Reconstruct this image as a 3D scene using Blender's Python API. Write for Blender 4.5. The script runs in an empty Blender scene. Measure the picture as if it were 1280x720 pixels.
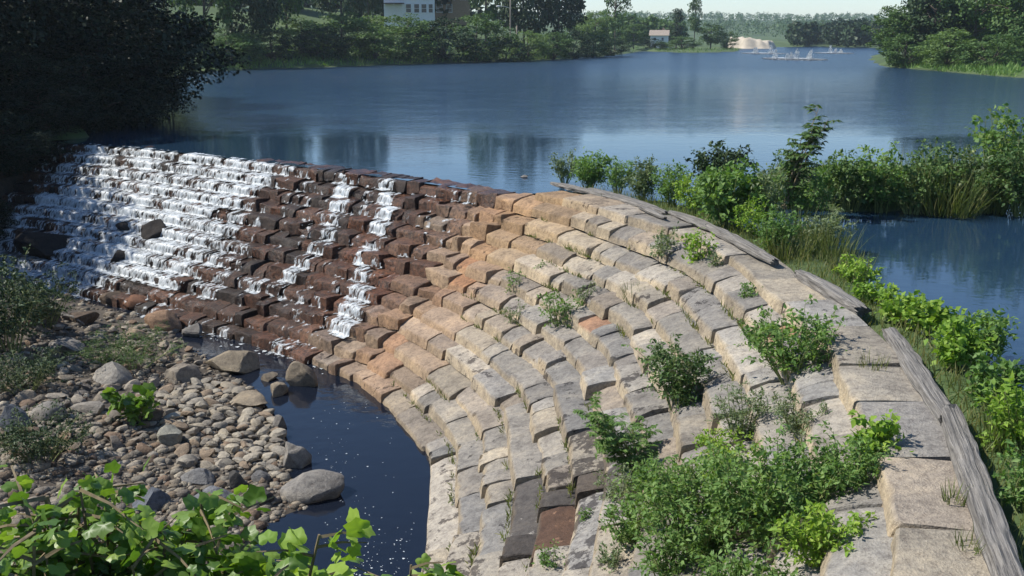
import bpy, bmesh, math, random
import numpy as np
from mathutils import Vector, Matrix, noise as mnoise
from mathutils.bvhtree import BVHTree

random.seed(7)
RNG = np.random.default_rng(11)
SC = bpy.context.scene
COL = SC.collection

# ------------------------------------------------------------------ camera
CAM_Z, FPX, PITCH = 5.0, 1240.0, math.radians(14.3)
cam_d = bpy.data.cameras.new('camera')
cam_d.sensor_width = 36.0
cam_d.lens = 36.0 * FPX / 1280.0
cam_d.clip_start, cam_d.clip_end = 0.1, 9000.0
cam = bpy.data.objects.new('camera', cam_d)
COL.objects.link(cam)
cam.location = (0, 0, CAM_Z)
cam.rotation_euler = (math.pi / 2 - PITCH, 0, 0)
SC.camera = cam

# ------------------------------------------------------------------ light
SUN_EL = math.radians(50)
SUN_AZ = math.atan2(-0.985, 0.10)          # clockwise from +Y: the sun stands to the left
tosun = Vector((math.sin(SUN_AZ) * math.cos(SUN_EL), math.cos(SUN_AZ) * math.cos(SUN_EL), math.sin(SUN_EL)))
world = bpy.data.worlds.new('World')
SC.world = world
world.use_nodes = True
wn = world.node_tree
bg = wn.nodes['Background']
sky = wn.nodes.new('ShaderNodeTexSky')
sky.sky_type = 'NISHITA'
sky.sun_disc = False
sky.sun_elevation = SUN_EL
sky.sun_rotation = SUN_AZ
sky.air_density = 0.95
sky.dust_density = 0.05
sky.ozone_density = 4.5
wn.links.new(sky.outputs[0], bg.inputs[0])
bg.inputs[1].default_value = 0.125
sun_d = bpy.data.lights.new('sun', 'SUN')
sun_d.energy = 5.0
sun_d.angle = math.radians(0.53)
sun_d.color = (1.0, 0.95, 0.87)
sun = bpy.data.objects.new('sun', sun_d)
COL.objects.link(sun)
sun.rotation_euler = tosun.to_track_quat('Z', 'Y').to_euler()
vs = SC.view_settings
vs.view_transform = 'Standard'
vs.look = 'None'
vs.exposure = 0.35
vs.gamma = 1.0
vs.use_curve_mapping = False

# ------------------------------------------------------------------ helpers
def ray(px, py):
    cp, sp = math.cos(PITCH), math.sin(PITCH)
    u = 360 - py
    return Vector((px - 640, FPX * cp + u * sp, -FPX * sp + u * cp)).normalized()

def at(px, py, z):
    d = ray(px, py)
    t = (z - CAM_Z) / d.z
    return Vector((d.x * t, d.y * t, z))

def atd(px, py, Y):
    d = ray(px, py)
    t = Y / d.y
    return Vector((d.x * t, Y, CAM_Z + d.z * t))

def tag(o, label=None, cat=None, group=None, kind=None):
    if label: o['label'] = label
    if cat: o['category'] = cat
    if group: o['group'] = group
    if kind: o['kind'] = kind
    return o

def empty(name, loc):
    o = bpy.data.objects.new(name, None)
    o.empty_display_size = 0.2
    o.location = loc
    COL.objects.link(o)
    return o

def mesh_np(name, V, F, smooth=False):
    """V (n,3) array, F (m,k) array with one face size."""
    V = np.ascontiguousarray(V, dtype=np.float32)
    F = np.ascontiguousarray(F, dtype=np.int32)
    me = bpy.data.meshes.new(name)
    m, k = F.shape
    me.vertices.add(len(V))
    me.vertices.foreach_set('co', V.ravel())
    me.loops.add(m * k)
    me.loops.foreach_set('vertex_index', F.ravel())
    me.polygons.add(m)
    me.polygons.foreach_set('loop_start', np.arange(0, m * k, k, dtype=np.int32))
    if smooth:
        me.polygons.foreach_set('use_smooth', np.ones(m, dtype=bool))
    me.update(calc_edges=True)
    return me

def link(name, me, mat, parent=None):
    o = bpy.data.objects.new(name, me)
    if mat is not None and len(me.materials) == 0:
        me.materials.append(mat)
    COL.objects.link(o)
    if parent is not None:
        o.parent = parent
    return o

def set_col(me, cols):
    a = me.color_attributes.new('Col', 'FLOAT_COLOR', 'POINT')
    a.data.foreach_set('color', np.ascontiguousarray(cols, dtype=np.float32).ravel())

def sharpen(me, ang=0.55):
    bm = bmesh.new(); bm.from_mesh(me)
    for e in bm.edges:
        if len(e.link_faces) == 2 and e.calc_face_angle(0) > ang: e.smooth = False
    for f in bm.faces: f.smooth = True
    bm.to_mesh(me); bm.free()

class MB:
    """mesh collector: lists of arrays joined to one mesh (quads padded as tris)."""
    def __init__(self): self.V, self.F, self.n = [], [], 0
    def add(self, V, F):
        V = np.asarray(V, dtype=np.float32).reshape(-1, 3)
        self.F += [tuple(int(i) + self.n for i in f) for f in F]
        self.V.append(V); self.n += len(V)
    def box(self, c, d, rz=0.0):
        x, y, z = d[0] / 2, d[1] / 2, d[2] / 2
        P = np.array([[sx * x, sy * y, sz * z] for sx in (-1, 1) for sy in (-1, 1) for sz in (-1, 1)])
        if rz:
            cs, sn = math.cos(rz), math.sin(rz)
            P = np.stack([P[:, 0] * cs - P[:, 1] * sn, P[:, 0] * sn + P[:, 1] * cs, P[:, 2]], 1)
        self.add(P + np.array(c), [(0, 1, 3, 2), (4, 6, 7, 5), (0, 4, 5, 1), (2, 3, 7, 6), (0, 2, 6, 4), (1, 5, 7, 3)])
    def tube(self, pts, rad, n=6):
        pts = [Vector(p) for p in pts]
        V = []
        for i, p in enumerate(pts):
            t = (pts[min(i + 1, len(pts) - 1)] - pts[max(i - 1, 0)])
            t = t.normalized() if t.length > 1e-6 else Vector((0, 0, 1))
            a = t.cross(Vector((0.31, 0.9, 0.17)))
            a = a.normalized() if a.length > 1e-4 else t.cross(Vector((1, 0, 0))).normalized()
            b = t.cross(a)
            for j in range(n):
                an = 2 * math.pi * j / n
                V.append(p + (a * math.cos(an) + b * math.sin(an)) * rad[i])
        F = []
        for i in range(len(pts) - 1):
            for j in range(n):
                F.append((i * n + j, i * n + (j + 1) % n, (i + 1) * n + (j + 1) % n, (i + 1) * n + j))
        F.append(tuple(range((len(pts) - 1) * n, len(pts) * n)))
        self.add([tuple(v) for v in V], F)
    def build(self, name, mat, parent=None, smooth=False):
        me = bpy.data.meshes.new(name)
        V = np.concatenate(self.V) if self.V else np.zeros((0, 3))
        me.from_pydata(V.tolist(), [], self.F)
        if smooth:
            me.polygons.foreach_set('use_smooth', np.ones(len(me.polygons), dtype=bool))
        me.update()
        return link(name, me, mat, parent)

def vnoise(P, scale, seed=0.0):
    """cheap smooth value noise on (n,3) points, -1..1"""
    P = np.asarray(P, dtype=np.float64) * scale + seed * 17.31
    i = np.floor(P).astype(np.int64); f = P - i
    f = f * f * (3 - 2 * f)
    def h(a, b, c):
        n = (a * 73856093) ^ (b * 19349663) ^ (c * 83492791)
        n = (n ^ (n >> 13)) * 1274126177
        return ((n & 0xFFFF) / 32767.5) - 1.0
    r = 0
    for dx in (0, 1):
        for dy in (0, 1):
            for dz in (0, 1):
                w = (f[:, 0] if dx else 1 - f[:, 0]) * (f[:, 1] if dy else 1 - f[:, 1]) * (f[:, 2] if dz else 1 - f[:, 2])
                r = r + w * h(i[:, 0] + dx, i[:, 1] + dy, i[:, 2] + dz)
    return r

def sstep(a, b, x):
    t = np.clip((x - a) / (b - a), 0, 1)
    return t * t * (3 - 2 * t)

# ------------------------------------------------------------------ materials
def nmat(name):
    m = bpy.data.materials.new(name)
    m.use_nodes = True
    nt = m.node_tree
    b = nt.nodes['Principled BSDF']
    return m, nt, b

def N(nt, t, **kw):
    n = nt.nodes.new(t)
    for k, v in kw.items():
        if k.startswith('i_'):
            n.inputs[k[2:].replace('_', ' ')].default_value = v
        else:
            setattr(n, k, v)
    return n

def ramp(nt, fac, stops):
    r = nt.nodes.new('ShaderNodeValToRGB')
    e = r.color_ramp.elements
    while len(e) < len(stops): e.new(0.5)
    for el, (p, c) in zip(e, stops):
        el.position = p
        el.color = (c[0], c[1], c[2], 1)
    nt.links.new(fac, r.inputs[0])
    return r

def pos_noise(nt, scale, detail=4, rough=0.6, stretch=None, obj=False):
    if obj:
        g = N(nt, 'ShaderNodeTexCoord').outputs['Object']
    else:
        g = N(nt, 'ShaderNodeNewGeometry').outputs['Position']
    if stretch:
        mp = N(nt, 'ShaderNodeMapping')
        mp.inputs['Scale'].default_value = stretch
        nt.links.new(g, mp.inputs[0]); g = mp.outputs[0]
    n = N(nt, 'ShaderNodeTexNoise')
    n.inputs['Scale'].default_value = scale
    n.inputs['Detail'].default_value = detail
    n.inputs['Roughness'].default_value = rough
    nt.links.new(g, n.inputs['Vector'])
    return n

def add_bump(nt, b, h, strength, dist):
    bp = N(nt, 'ShaderNodeBump')
    bp.inputs['Strength'].default_value = strength
    bp.inputs['Distance'].default_value = dist
    nt.links.new(h, bp.inputs['Height'])
    nt.links.new(bp.outputs[0], b.inputs['Normal'])
    return bp

def mul(nt, a, bsock, fac=1.0, mode='MULTIPLY'):
    m = N(nt, 'ShaderNodeMix', data_type='RGBA', blend_type=mode)
    m.inputs[0].default_value = fac
    nt.links.new(a, m.inputs[6]); nt.links.new(bsock, m.inputs[7])
    return m.outputs[2]

def leaf_mat(name, stops, trans=0.25, rough=0.55, spec=0.25):
    m, nt, b = nmat(name)
    g = N(nt, 'ShaderNodeNewGeometry')
    oi = N(nt, 'ShaderNodeObjectInfo')
    ad = N(nt, 'ShaderNodeMath', operation='MULTIPLY_ADD')
    nt.links.new(oi.outputs['Random'], ad.inputs[0]); ad.inputs[1].default_value = 0.24
    nz = pos_noise(nt, 0.9, 2)
    mm = N(nt, 'ShaderNodeMath', operation='MULTIPLY_ADD')
    nt.links.new(g.outputs['Random Per Island'], mm.inputs[0]); mm.inputs[1].default_value = 0.5
    ms = N(nt, 'ShaderNodeMath', operation='MULTIPLY'); nt.links.new(nz.outputs[0], ms.inputs[0]); ms.inputs[1].default_value = 0.42
    nt.links.new(ms.outputs[0], mm.inputs[2])
    nt.links.new(mm.outputs[0], ad.inputs[2])
    r = ramp(nt, ad.outputs[0], stops)
    nt.links.new(r.outputs[0], b.inputs['Base Color'])
    b.inputs['Roughness'].default_value = rough
    b.inputs['Specular IOR Level'].default_value = spec
    tr = N(nt, 'ShaderNodeBsdfTranslucent')
    br = N(nt, 'ShaderNodeMix', data_type='RGBA', blend_type='MULTIPLY')
    br.inputs[0].default_value = 1.0
    nt.links.new(r.outputs[0], br.inputs[6]); br.inputs[7].default_value = (1.5, 1.6, 0.6, 1)
    nt.links.new(br.outputs[2], tr.inputs[0])
    mx = N(nt, 'ShaderNodeMixShader'); mx.inputs[0].default_value = trans
    nt.links.new(b.outputs[0], mx.inputs[1]); nt.links.new(tr.outputs[0], mx.inputs[2])
    nt.links.new(mx.outputs[0], nt.nodes['Material Output'].inputs[0])
    return m

def simple(name, c, rough=0.8, nscale=6.0, var=0.35, bump=0.3, bdist=0.02, obj=False, stretch=None):
    m, nt, b = nmat(name)
    n = pos_noise(nt, nscale, 5, 0.65, stretch, obj)
    lo = tuple(x * (1 - var) for x in c); hi = tuple(min(1, x * (1 + var)) for x in c)
    r = ramp(nt, n.outputs[0], [(0.3, lo), (0.7, hi)])
    nt.links.new(r.outputs[0], b.inputs['Base Color'])
    b.inputs['Roughness'].default_value = rough
    if bump: add_bump(nt, b, n.outputs[0], bump, bdist)
    return m

def stone_mat(name):
    """masonry and rock: colour attribute (alpha = wetness) with grain, blotches, bump"""
    m, nt, b = nmat(name)
    a = N(nt, 'ShaderNodeAttribute', attribute_name='Col')
    n1 = pos_noise(nt, 1.6, 6, 0.7)
    n2 = pos_noise(nt, 9.0, 5, 0.7)
    n3 = pos_noise(nt, 38.0, 3, 0.6)
    r1 = ramp(nt, n1.outputs[0], [(0.28, (0.55, 0.53, 0.52)), (0.5, (0.98, 0.96, 0.93)), (0.72, (1.32, 1.25, 1.12))])
    r2 = ramp(nt, n2.outputs[0], [(0.3, (0.6, 0.58, 0.58)), (0.52, (1, 1, 1)), (0.75, (1.22, 1.2, 1.16))])
    r3 = ramp(nt, n3.outputs[0], [(0.3, (0.8, 0.8, 0.8)), (0.7, (1.15, 1.15, 1.15))])
    c = mul(nt, a.outputs['Color'], r1.outputs[0])
    c = mul(nt, c, r2.outputs[0])
    c = mul(nt, c, r3.outputs[0])
    rw = ramp(nt, n2.outputs[0], [(0.36, (0.18, 0.17, 0.17)), (0.5, (0.75, 0.72, 0.7)), (0.68, (1.5, 1.35, 1.25))])
    wm = N(nt, 'ShaderNodeMix', data_type='RGBA', blend_type='MULTIPLY')
    nt.links.new(a.outputs['Alpha'], wm.inputs[0]); nt.links.new(c, wm.inputs[6]); nt.links.new(rw.outputs[0], wm.inputs[7])
    c = wm.outputs[2]
    st = N(nt, 'ShaderNodeAttribute', attribute_name='Blotch')
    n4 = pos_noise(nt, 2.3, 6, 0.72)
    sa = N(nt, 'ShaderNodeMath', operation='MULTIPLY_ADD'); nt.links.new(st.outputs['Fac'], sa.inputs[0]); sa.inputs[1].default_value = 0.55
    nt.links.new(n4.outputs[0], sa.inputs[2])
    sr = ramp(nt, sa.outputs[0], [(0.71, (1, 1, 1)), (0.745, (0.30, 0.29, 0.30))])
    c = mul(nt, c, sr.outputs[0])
    nt.links.new(c, b.inputs['Base Color'])
    wr = N(nt, 'ShaderNodeMapRange')
    wr.inputs['To Min'].default_value = 0.88; wr.inputs['To Max'].default_value = 0.30
    nt.links.new(a.outputs['Alpha'], wr.inputs['Value'])
    nt.links.new(wr.outputs[0], b.inputs['Roughness'])
    b.inputs['Specular IOR Level'].default_value = 0.35
    ad = N(nt, 'ShaderNodeMath', operation='MULTIPLY_ADD')
    nt.links.new(n2.outputs[0], ad.inputs[0]); ad.inputs[1].default_value = 2.0
    nt.links.new(n3.outputs[0], ad.inputs[2])
    add_bump(nt, b, ad.outputs[0], 0.7, 0.035)
    return m

def water_mat(name, base, rscale, bump, bdist, rough, stretch=(1, 1, 1), mod=None):
    m, nt, b = nmat(name)
    b.inputs['Base Color'].default_value = (*base, 1)
    b.inputs['Roughness'].default_value = rough
    b.inputs['IOR'].default_value = 1.333
    n = pos_noise(nt, rscale, 4, 0.55, stretch)
    n2 = pos_noise(nt, rscale * 0.13, 2, 0.5, stretch)
    ml = N(nt, 'ShaderNodeMath', operation='MULTIPLY')
    r2 = N(nt, 'ShaderNodeMapRange'); r2.inputs['From Min'].default_value = 0.35; r2.inputs['From Max'].default_value = 0.65; r2.inputs['To Min'].default_value = 0.55
    nt.links.new(n2.outputs[0], r2.inputs['Value'])
    nt.links.new(n.outputs[0], ml.inputs[0]); nt.links.new(r2.outputs[0], ml.inputs[1])
    h = ml.outputs[0]
    if mod:
        # wind ruffles the open water, the reach along the crest lies calm
        sp = N(nt, 'ShaderNodeSeparateXYZ')
        g = N(nt, 'ShaderNodeNewGeometry'); nt.links.new(g.outputs['Position'], sp.inputs[0])
        mr = N(nt, 'ShaderNodeMapRange')
        mr.inputs['From Min'].default_value = mod[0]; mr.inputs['From Max'].default_value = mod[1]
        mr.inputs['To Min'].default_value = mod[2]; mr.inputs['To Max'].default_value = 1.0
        nt.links.new(sp.outputs['Y'], mr.inputs['Value'])
        m2 = N(nt, 'ShaderNodeMath', operation='MULTIPLY')
        nt.links.new(h, m2.inputs[0]); nt.links.new(mr.outputs[0], m2.inputs[1]); h = m2.outputs[0]
        rr_ = N(nt, 'ShaderNodeMapRange')
        rr_.inputs['From Min'].default_value = mod[0] + 10; rr_.inputs['From Max'].default_value = mod[1] + 50
        rr_.inputs['To Min'].default_value = rough; rr_.inputs['To Max'].default_value = 0.26
        nt.links.new(sp.outputs['Y'], rr_.inputs['Value']); nt.links.new(rr_.outputs[0], b.inputs['Roughness'])
    add_bump(nt, b, h, bump, bdist)
    return m

M = {}
M['stone'] = stone_mat('stone')
M['pond'] = water_mat('pond_water', (0.014, 0.036, 0.068), 2.2, 1.0, 0.55, 0.05, (0.75, 1.2, 1), mod=(50, 112, 0.014))
M['pool'] = water_mat('pool_water', (0.007, 0.010, 0.018), 2.2, 0.6, 0.02, 0.03)
def foam_mat(name='white_water', lace=False):
    m, nt, b = nmat(name)
    n = pos_noise(nt, 14.0, 4, 0.7, (1, 1, 0.35))
    r = ramp(nt, n.outputs[0], [(0.28, (0.28, 0.33, 0.36)), (0.6, (0.64, 0.67, 0.68))])
    nt.links.new(r.outputs[0], b.inputs['Base Color'])
    b.inputs['Roughness'].default_value = 0.4
    add_bump(nt, b, n.outputs[0], 0.6, 0.04)
    if lace:
        # thin water: threads of foam with clear gaps, drawn out along the fall
        n2 = pos_noise(nt, 11.0, 5, 0.7, (1, 1, 0.2))
        fa = N(nt, 'ShaderNodeAttribute', attribute_name='Foam')
        ma = N(nt, 'ShaderNodeMath', operation='MULTIPLY_ADD')
        nt.links.new(fa.outputs['Fac'], ma.inputs[0]); ma.inputs[1].default_value = 0.30
        nt.links.new(n2.outputs[0], ma.inputs[2])
        r2 = ramp(nt, ma.outputs[0], [(0.46, (0.0, 0.0, 0.0)), (0.60, (0.55, 0.55, 0.55)), (0.80, (1, 1, 1))])
        tr = N(nt, 'ShaderNodeBsdfTransparent')
        mx = N(nt, 'ShaderNodeMixShader')
        nt.links.new(r2.outputs[0], mx.inputs[0])
        nt.links.new(tr.outputs[0], mx.inputs[1]); nt.links.new(b.outputs[0], mx.inputs[2])
        nt.links.new(mx.outputs[0], nt.nodes['Material Output'].inputs[0])
    return m
M['lace'] = foam_mat('falling_water', True)
M['foam'] = foam_mat()
M['bark'] = simple('bark', (0.09, 0.07, 0.055), 0.9, 7, 0.5, 0.6, 0.05, stretch=(1, 1, 0.25))
M['twig'] = simple('twig', (0.17, 0.13, 0.07), 0.8, 10, 0.4, 0.2)
M['green_stem'] = simple('green_stem', (0.16, 0.19, 0.06), 0.7, 10, 0.4, 0.1)
M['leaf_dark'] = leaf_mat('leaf_dark', [(0.1, (0.018, 0.036, 0.014)), (0.5, (0.032, 0.062, 0.022)), (1.0, (0.06, 0.095, 0.034))], 0.06)
M['leaf_shade_tint'] = leaf_mat('leaf_shade_tint', [(0.1, (0.006, 0.012, 0.006)), (0.5, (0.012, 0.022, 0.009)), (1.0, (0.022, 0.036, 0.014))], 0.03)  # darker leaf copy: deep shade of the left trees put into the colour
M['leaf_mid'] = leaf_mat('leaf_mid', [(0.1, (0.036, 0.075, 0.025)), (0.5, (0.067, 0.128, 0.038)), (1.0, (0.131, 0.196, 0.058))], 0.2)
M['leaf_pale'] = leaf_mat('leaf_pale', [(0.1, (0.065, 0.116, 0.041)), (0.5, (0.109, 0.181, 0.055)), (1.0, (0.189, 0.254, 0.087))], 0.25)
M['leaf_weed'] = leaf_mat('leaf_weed', [(0.05, (0.058, 0.116, 0.032)), (0.45, (0.109, 0.203, 0.052)), (0.85, (0.189, 0.290, 0.080)), (1.0, (0.290, 0.319, 0.131))], 0.3)
M['leaf_grey'] = leaf_mat('leaf_grey', [(0.05, (0.072, 0.116, 0.051)), (0.5, (0.131, 0.181, 0.087)), (1.0, (0.246, 0.275, 0.160))], 0.25)
M['leaf_lime'] = leaf_mat('leaf_lime', [(0.05, (0.102, 0.189, 0.029)), (0.5, (0.181, 0.304, 0.043)), (1.0, (0.334, 0.435, 0.072))], 0.35)
M['leaf_vine'] = leaf_mat('leaf_vine', [(0.05, (0.035, 0.085, 0.018)), (0.35, (0.085, 0.165, 0.03)), (0.65, (0.17, 0.27, 0.045)), (0.9, (0.28, 0.38, 0.07)), (1.0, (0.34, 0.33, 0.1))], 0.36, 0.42, 0.4)
M['grass'] = leaf_mat('grass_blade', [(0.05, (0.055, 0.085, 0.022)), (0.5, (0.11, 0.145, 0.04)), (1.0, (0.27, 0.24, 0.11))], 0.3)
M['timber'] = simple('weathered_timber', (0.20, 0.185, 0.165), 0.95, 5, 0.75, 1.0, 0.06, obj=True, stretch=(0.16, 7.0, 7.0))
M['house_white'] = simple('white_clapboard', (0.72, 0.74, 0.76), 0.7, 3, 0.06, 0)
M['house_tan'] = simple('tan_brick', (0.38, 0.26, 0.17), 0.8, 3, 0.15, 0)
M['roof'] = simple('roof_shingle', (0.10, 0.075, 0.07), 0.9, 4, 0.3, 0.2)
M['pane'] = simple('dark_window_glass', (0.03, 0.04, 0.055), 0.15, 2, 0.2, 0)
M['pole'] = simple('pole_wood', (0.30, 0.25, 0.2), 0.9, 4, 0.3, 0.2)
M['metal'] = simple('lamp_metal', (0.55, 0.56, 0.56), 0.4, 4, 0.1, 0)
M['sand'] = simple('sand', (0.46, 0.40, 0.31), 0.95, 0.15, 0.25, 0.4, 0.5)

# ------------------------------------------------------------------ dam plan: crest curve, downstream normals
ZW, ZP = 0.0, -4.6             # pond level, pool level
CREST_PX = [(-60, 170, 0), (170, 178, 0), (430, 206, 0), (690, 236, 0.2), (905, 287, 0.35), (1012, 345, 0.35), (1098, 412, 0.35), (1190, 540, 0.35), (1252, 720, 0.35)]
ctrl = [at(*p) for p in CREST_PX]
ctrl = [np.array([p.x, p.y]) for p in ctrl]
ctrl.append(ctrl[-1] + np.array([-2.6, -5.0]))
def catmull(P, n=60):
    P = [2 * P[0] - P[1]] + P + [2 * P[-1] - P[-2]]
    out = []
    for i in range(1, len(P) - 2):
        p0, p1, p2, p3 = P[i - 1:i + 3]
        for k in range(n):
            t = k / n
            out.append(0.5 * (2 * p1 + (p2 - p0) * t + (2 * p0 - 5 * p1 + 4 * p2 - p3) * t * t + (3 * p1 - p0 - 3 * p2 + p3) * t ** 3))
    out.append(P[-2])
    return np.array(out)
Cc = catmull(ctrl)
for _ in range(60):            # smooth the plan
    Cc[1:-1] = 0.25 * Cc[:-2] + 0.5 * Cc[1:-1] + 0.25 * Cc[2:]
_seg = np.linalg.norm(np.diff(Cc, axis=0), axis=1)
S = np.concatenate([[0], np.cumsum(_seg)])
SL = S[-1]
tn = np.gradient(Cc, axis=0); tn /= np.linalg.norm(tn, axis=1)[:, None]
nrm = np.stack([tn[:, 1], -tn[:, 0]], 1)      # downstream side
for _ in range(200):
    nrm[1:-1] = 0.25 * nrm[:-2] + 0.5 * nrm[1:-1] + 0.25 * nrm[2:]
nrm /= np.linalg.norm(nrm, axis=1)[:, None]
WS, WV = [0, 1], [1, 1]          # the face narrows towards the dry end
def cs(s):
    return np.stack([np.interp(s, S, Cc[:, 0]), np.interp(s, S, Cc[:, 1])], -1)
def wid(s):
    return np.interp(s, WS, WV)
def cn(s):
    w = wid(s)
    return np.stack([np.interp(s, S, nrm[:, 0]) * w, np.interp(s, S, nrm[:, 1]) * w], -1)
def sd(x, y):
    """(s, d) of plan points: arc position, signed distance downstream"""
    P = np.stack([np.ravel(x), np.ravel(y)], 1)
    s = np.empty(len(P)); d = np.empty(len(P))
    for a in range(0, len(P), 4000):
        Q = P[a:a + 4000]
        dd = ((Q[:, None, :] - Cc[None, ::2, :]) ** 2).sum(2)
        i = dd.argmin(1) * 2
        v = Q - Cc[i]
        d[a:a + 4000] = np.sqrt(dd.min(1)) * np.sign((v * nrm[i]).sum(1))
        s[a:a + 4000] = S[i]
    d = np.where(d > 0, d / wid(s), d)
    return s, d
def s_of(px, py, z=0.0):
    p = at(px, py, z)
    return float(sd([p.x], [p.y])[0][0])
S_LEFT = s_of(92, 175)         # left end of the spillway
S_CAP = s_of(704, 241, 0.1)    # the raised dry part begins
WS, WV = [0, s_of(430, 206), S_CAP, s_of(905, 287, .35), SL], [0.98, 0.90, 0.82, 0.82, 0.83]
NCOUR = 12
CAPW, TRW, RIS = 1.15, 0.68, 0.385
def lip(k):                    # (distance, tread height) of course k; course 0 is the dry cap
    return CAPW + TRW * k, (0.36 - RIS * k if k else 0.24)
D_TOE = lip(NCOUR)[0]

# ------------------------------------------------------------------ terrain
def poly_sd(px, py, poly):
    poly = np.asarray(poly)
    x = np.ravel(px); y = np.ravel(py)
    best = np.full(len(x), 1e18); inside = np.zeros(len(x), bool)
    for i in range(len(poly)):
        a = poly[i]; b = poly[(i + 1) % len(poly)]
        e = b - a
        t = np.clip(((x - a[0]) * e[0] + (y - a[1]) * e[1]) / (e @ e + 1e-9), 0, 1)
        dx = x - a[0] - t * e[0]; dy = y - a[1] - t * e[1]
        best = np.minimum(best, dx * dx + dy * dy)
        c = ((a[1] > y) != (b[1] > y)) & (x < (b[0] - a[0]) * (y - a[1]) / (b[1] - a[1] + 1e-12) + a[0])
        inside ^= c
    return np.where(inside, -1, 1) * np.sqrt(best)

def wxy(px, py, z=0.0):
    p = at(px, py, z); return (p.x, p.y)
SHORE = [(-21.5, 50.5), (-26, 60), (-31, 80), (-37, 105), (-42, 128), wxy(240, 90), wxy(330, 86.5), wxy(430, 83.5), wxy(560, 79), wxy(680, 75.5), wxy(755, 70.5),
         wxy(790, 66.5), wxy(800, 64), wxy(860, 66.5), wxy(922, 65.2), wxy(930, 60), wxy(1010, 58.5), wxy(1110, 60.5), (80, 230), wxy(1100, 83), wxy(1180, 90), wxy(1268, 97),
         (90, 90), (80, 30), (40, 6), (9, 2)] + [tuple(Cc[i] + nrm[i] * 0.8) for i in range(len(Cc) - 20, int(np.searchsorted(S, S_LEFT)), -5)]
POOL = [wxy(-90, 330, ZP), wxy(45, 352, ZP), wxy(140, 385, ZP), wxy(215, 404, ZP), wxy(240, 434, ZP), wxy(320, 484, ZP), wxy(342, 520, ZP), wxy(362, 560, ZP), wxy(372, 600, ZP), wxy(392, 632, ZP),
        wxy(340, 655, ZP), wxy(310, 700, ZP), (-4.2, 14.5), (-3.0, 12.0), (0.5, 11.0)] + \
       [tuple(cs(s) + cn(s) * 7.0) for s in np.linspace(s_of(1240, 690, 0.35), S_LEFT - 1.5, 24)]
BERM = [wxy(955, 262), wxy(1035, 268), wxy(1120, 268), wxy(1200, 262), wxy(1290, 255), wxy(1420, 250), wxy(1420, 205), wxy(1265, 212), wxy(1150, 216), wxy(1040, 212), wxy(960, 216), wxy(900, 238)]
def terrain(x, y):
    sh = x.shape
    x = np.ravel(x).astype(float); y = np.ravel(y).astype(float)
    P3 = np.stack([x, y, np.zeros_like(x)], 1)
    n1 = vnoise(P3, 0.35); n2 = vnoise(P3, 1.3, 2); nb = vnoise(P3, 0.03, 4)
    s, d = sd(x, y)
    ps = poly_sd(x, y, SHORE)
    # upstream land and pond bed
    slope = np.where((x < 45) & (y < 340), 0.15, 0.03)
    slope = np.where(x > 45, np.where(y < 230, 0.10, 0.02), slope)
    hill = 24 * sstep(800, 1600, y + 0.25 * np.abs(x - 400)) * (1 + 0.25 * vnoise(P3, 0.0016, 3)) + 10 * sstep(-60, -260, x) * sstep(60, 160, y)
    land = 0.15 + np.minimum(ps * slope, np.where((y > 340) & (x > 30), 2.0, 11)) + n1 * 0.25 + nb * 1.2 * sstep(5, 40, ps) + hill
    bed = -0.1 + np.maximum(ps * 0.5, -1.6)
    z = np.where(ps > 0, land, bed)
    # berm across the inlet and the strip of soil behind the dry crest
    bs = poly_sd(x, y, BERM)
    z = np.maximum(z, 0.32 - sstep(-0.8, 0.5, bs) * 1.6 + n2 * 0.1)
    strip = (s > S_CAP) & (d < 0.3)
    wdt = np.interp(s, [S_CAP, S_CAP + 3, S_CAP + 14, SL], [1.4, 2.2, 1.5, 1.3]) + 0.3 * n1
    z = np.where(strip, np.maximum(z, 0.14 - sstep(wdt - 0.5, wdt + 0.6, -d) * 1.5 - 0.25 * sstep(-.35, .05, d) + 0.05 * n2), z)
    # downstream
    pd = poly_sd(x, y, POOL)
    bar = -4.60 + 0.11 * np.maximum(pd, 0) + (0.10 * n1 + 0.07 * n2) * sstep(0, 1.5, pd)
    bar = bar + 3.2 * sstep(-14, -24, x - 0.15 * (y - 20)) * sstep(0, 6, pd)
    pool = -4.60 + np.maximum(pd * 1.1, -0.9)
    dn = np.where(pd > 0, bar, pool)
    under = np.where((s > S_LEFT - 0.5), 0.36 - 0.566 * (d - CAPW) - 1.0, 0.36 - 0.3 * d)
    dn = np.where(d < D_TOE - 0.8, np.where(s > S_LEFT - 0.5, np.minimum(under, 0.0), np.maximum(under, dn)), dn)
    nearb = -4.7 + (10.8 - y + 0.15 * x) * 1.15
    dn = np.where((d > D_TOE - 1.0) | (y < 4), np.maximum(dn, np.minimum(nearb, 2.4)), dn)
    z = np.where(d > 0.3, dn, z)
    # left abutment beyond the spillway stays ground
    z = np.where((s < S_LEFT - 0.5) & (d > 0.3), np.maximum(-4.4 + 4.9 * sstep(0, 5, S_LEFT - s + 0.0), dn), z)
    far = (np.abs(x) > 300) & (y < 60)
    z = np.where(far, np.maximum(z, 2.0), z)
    return z.reshape(sh)

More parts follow.
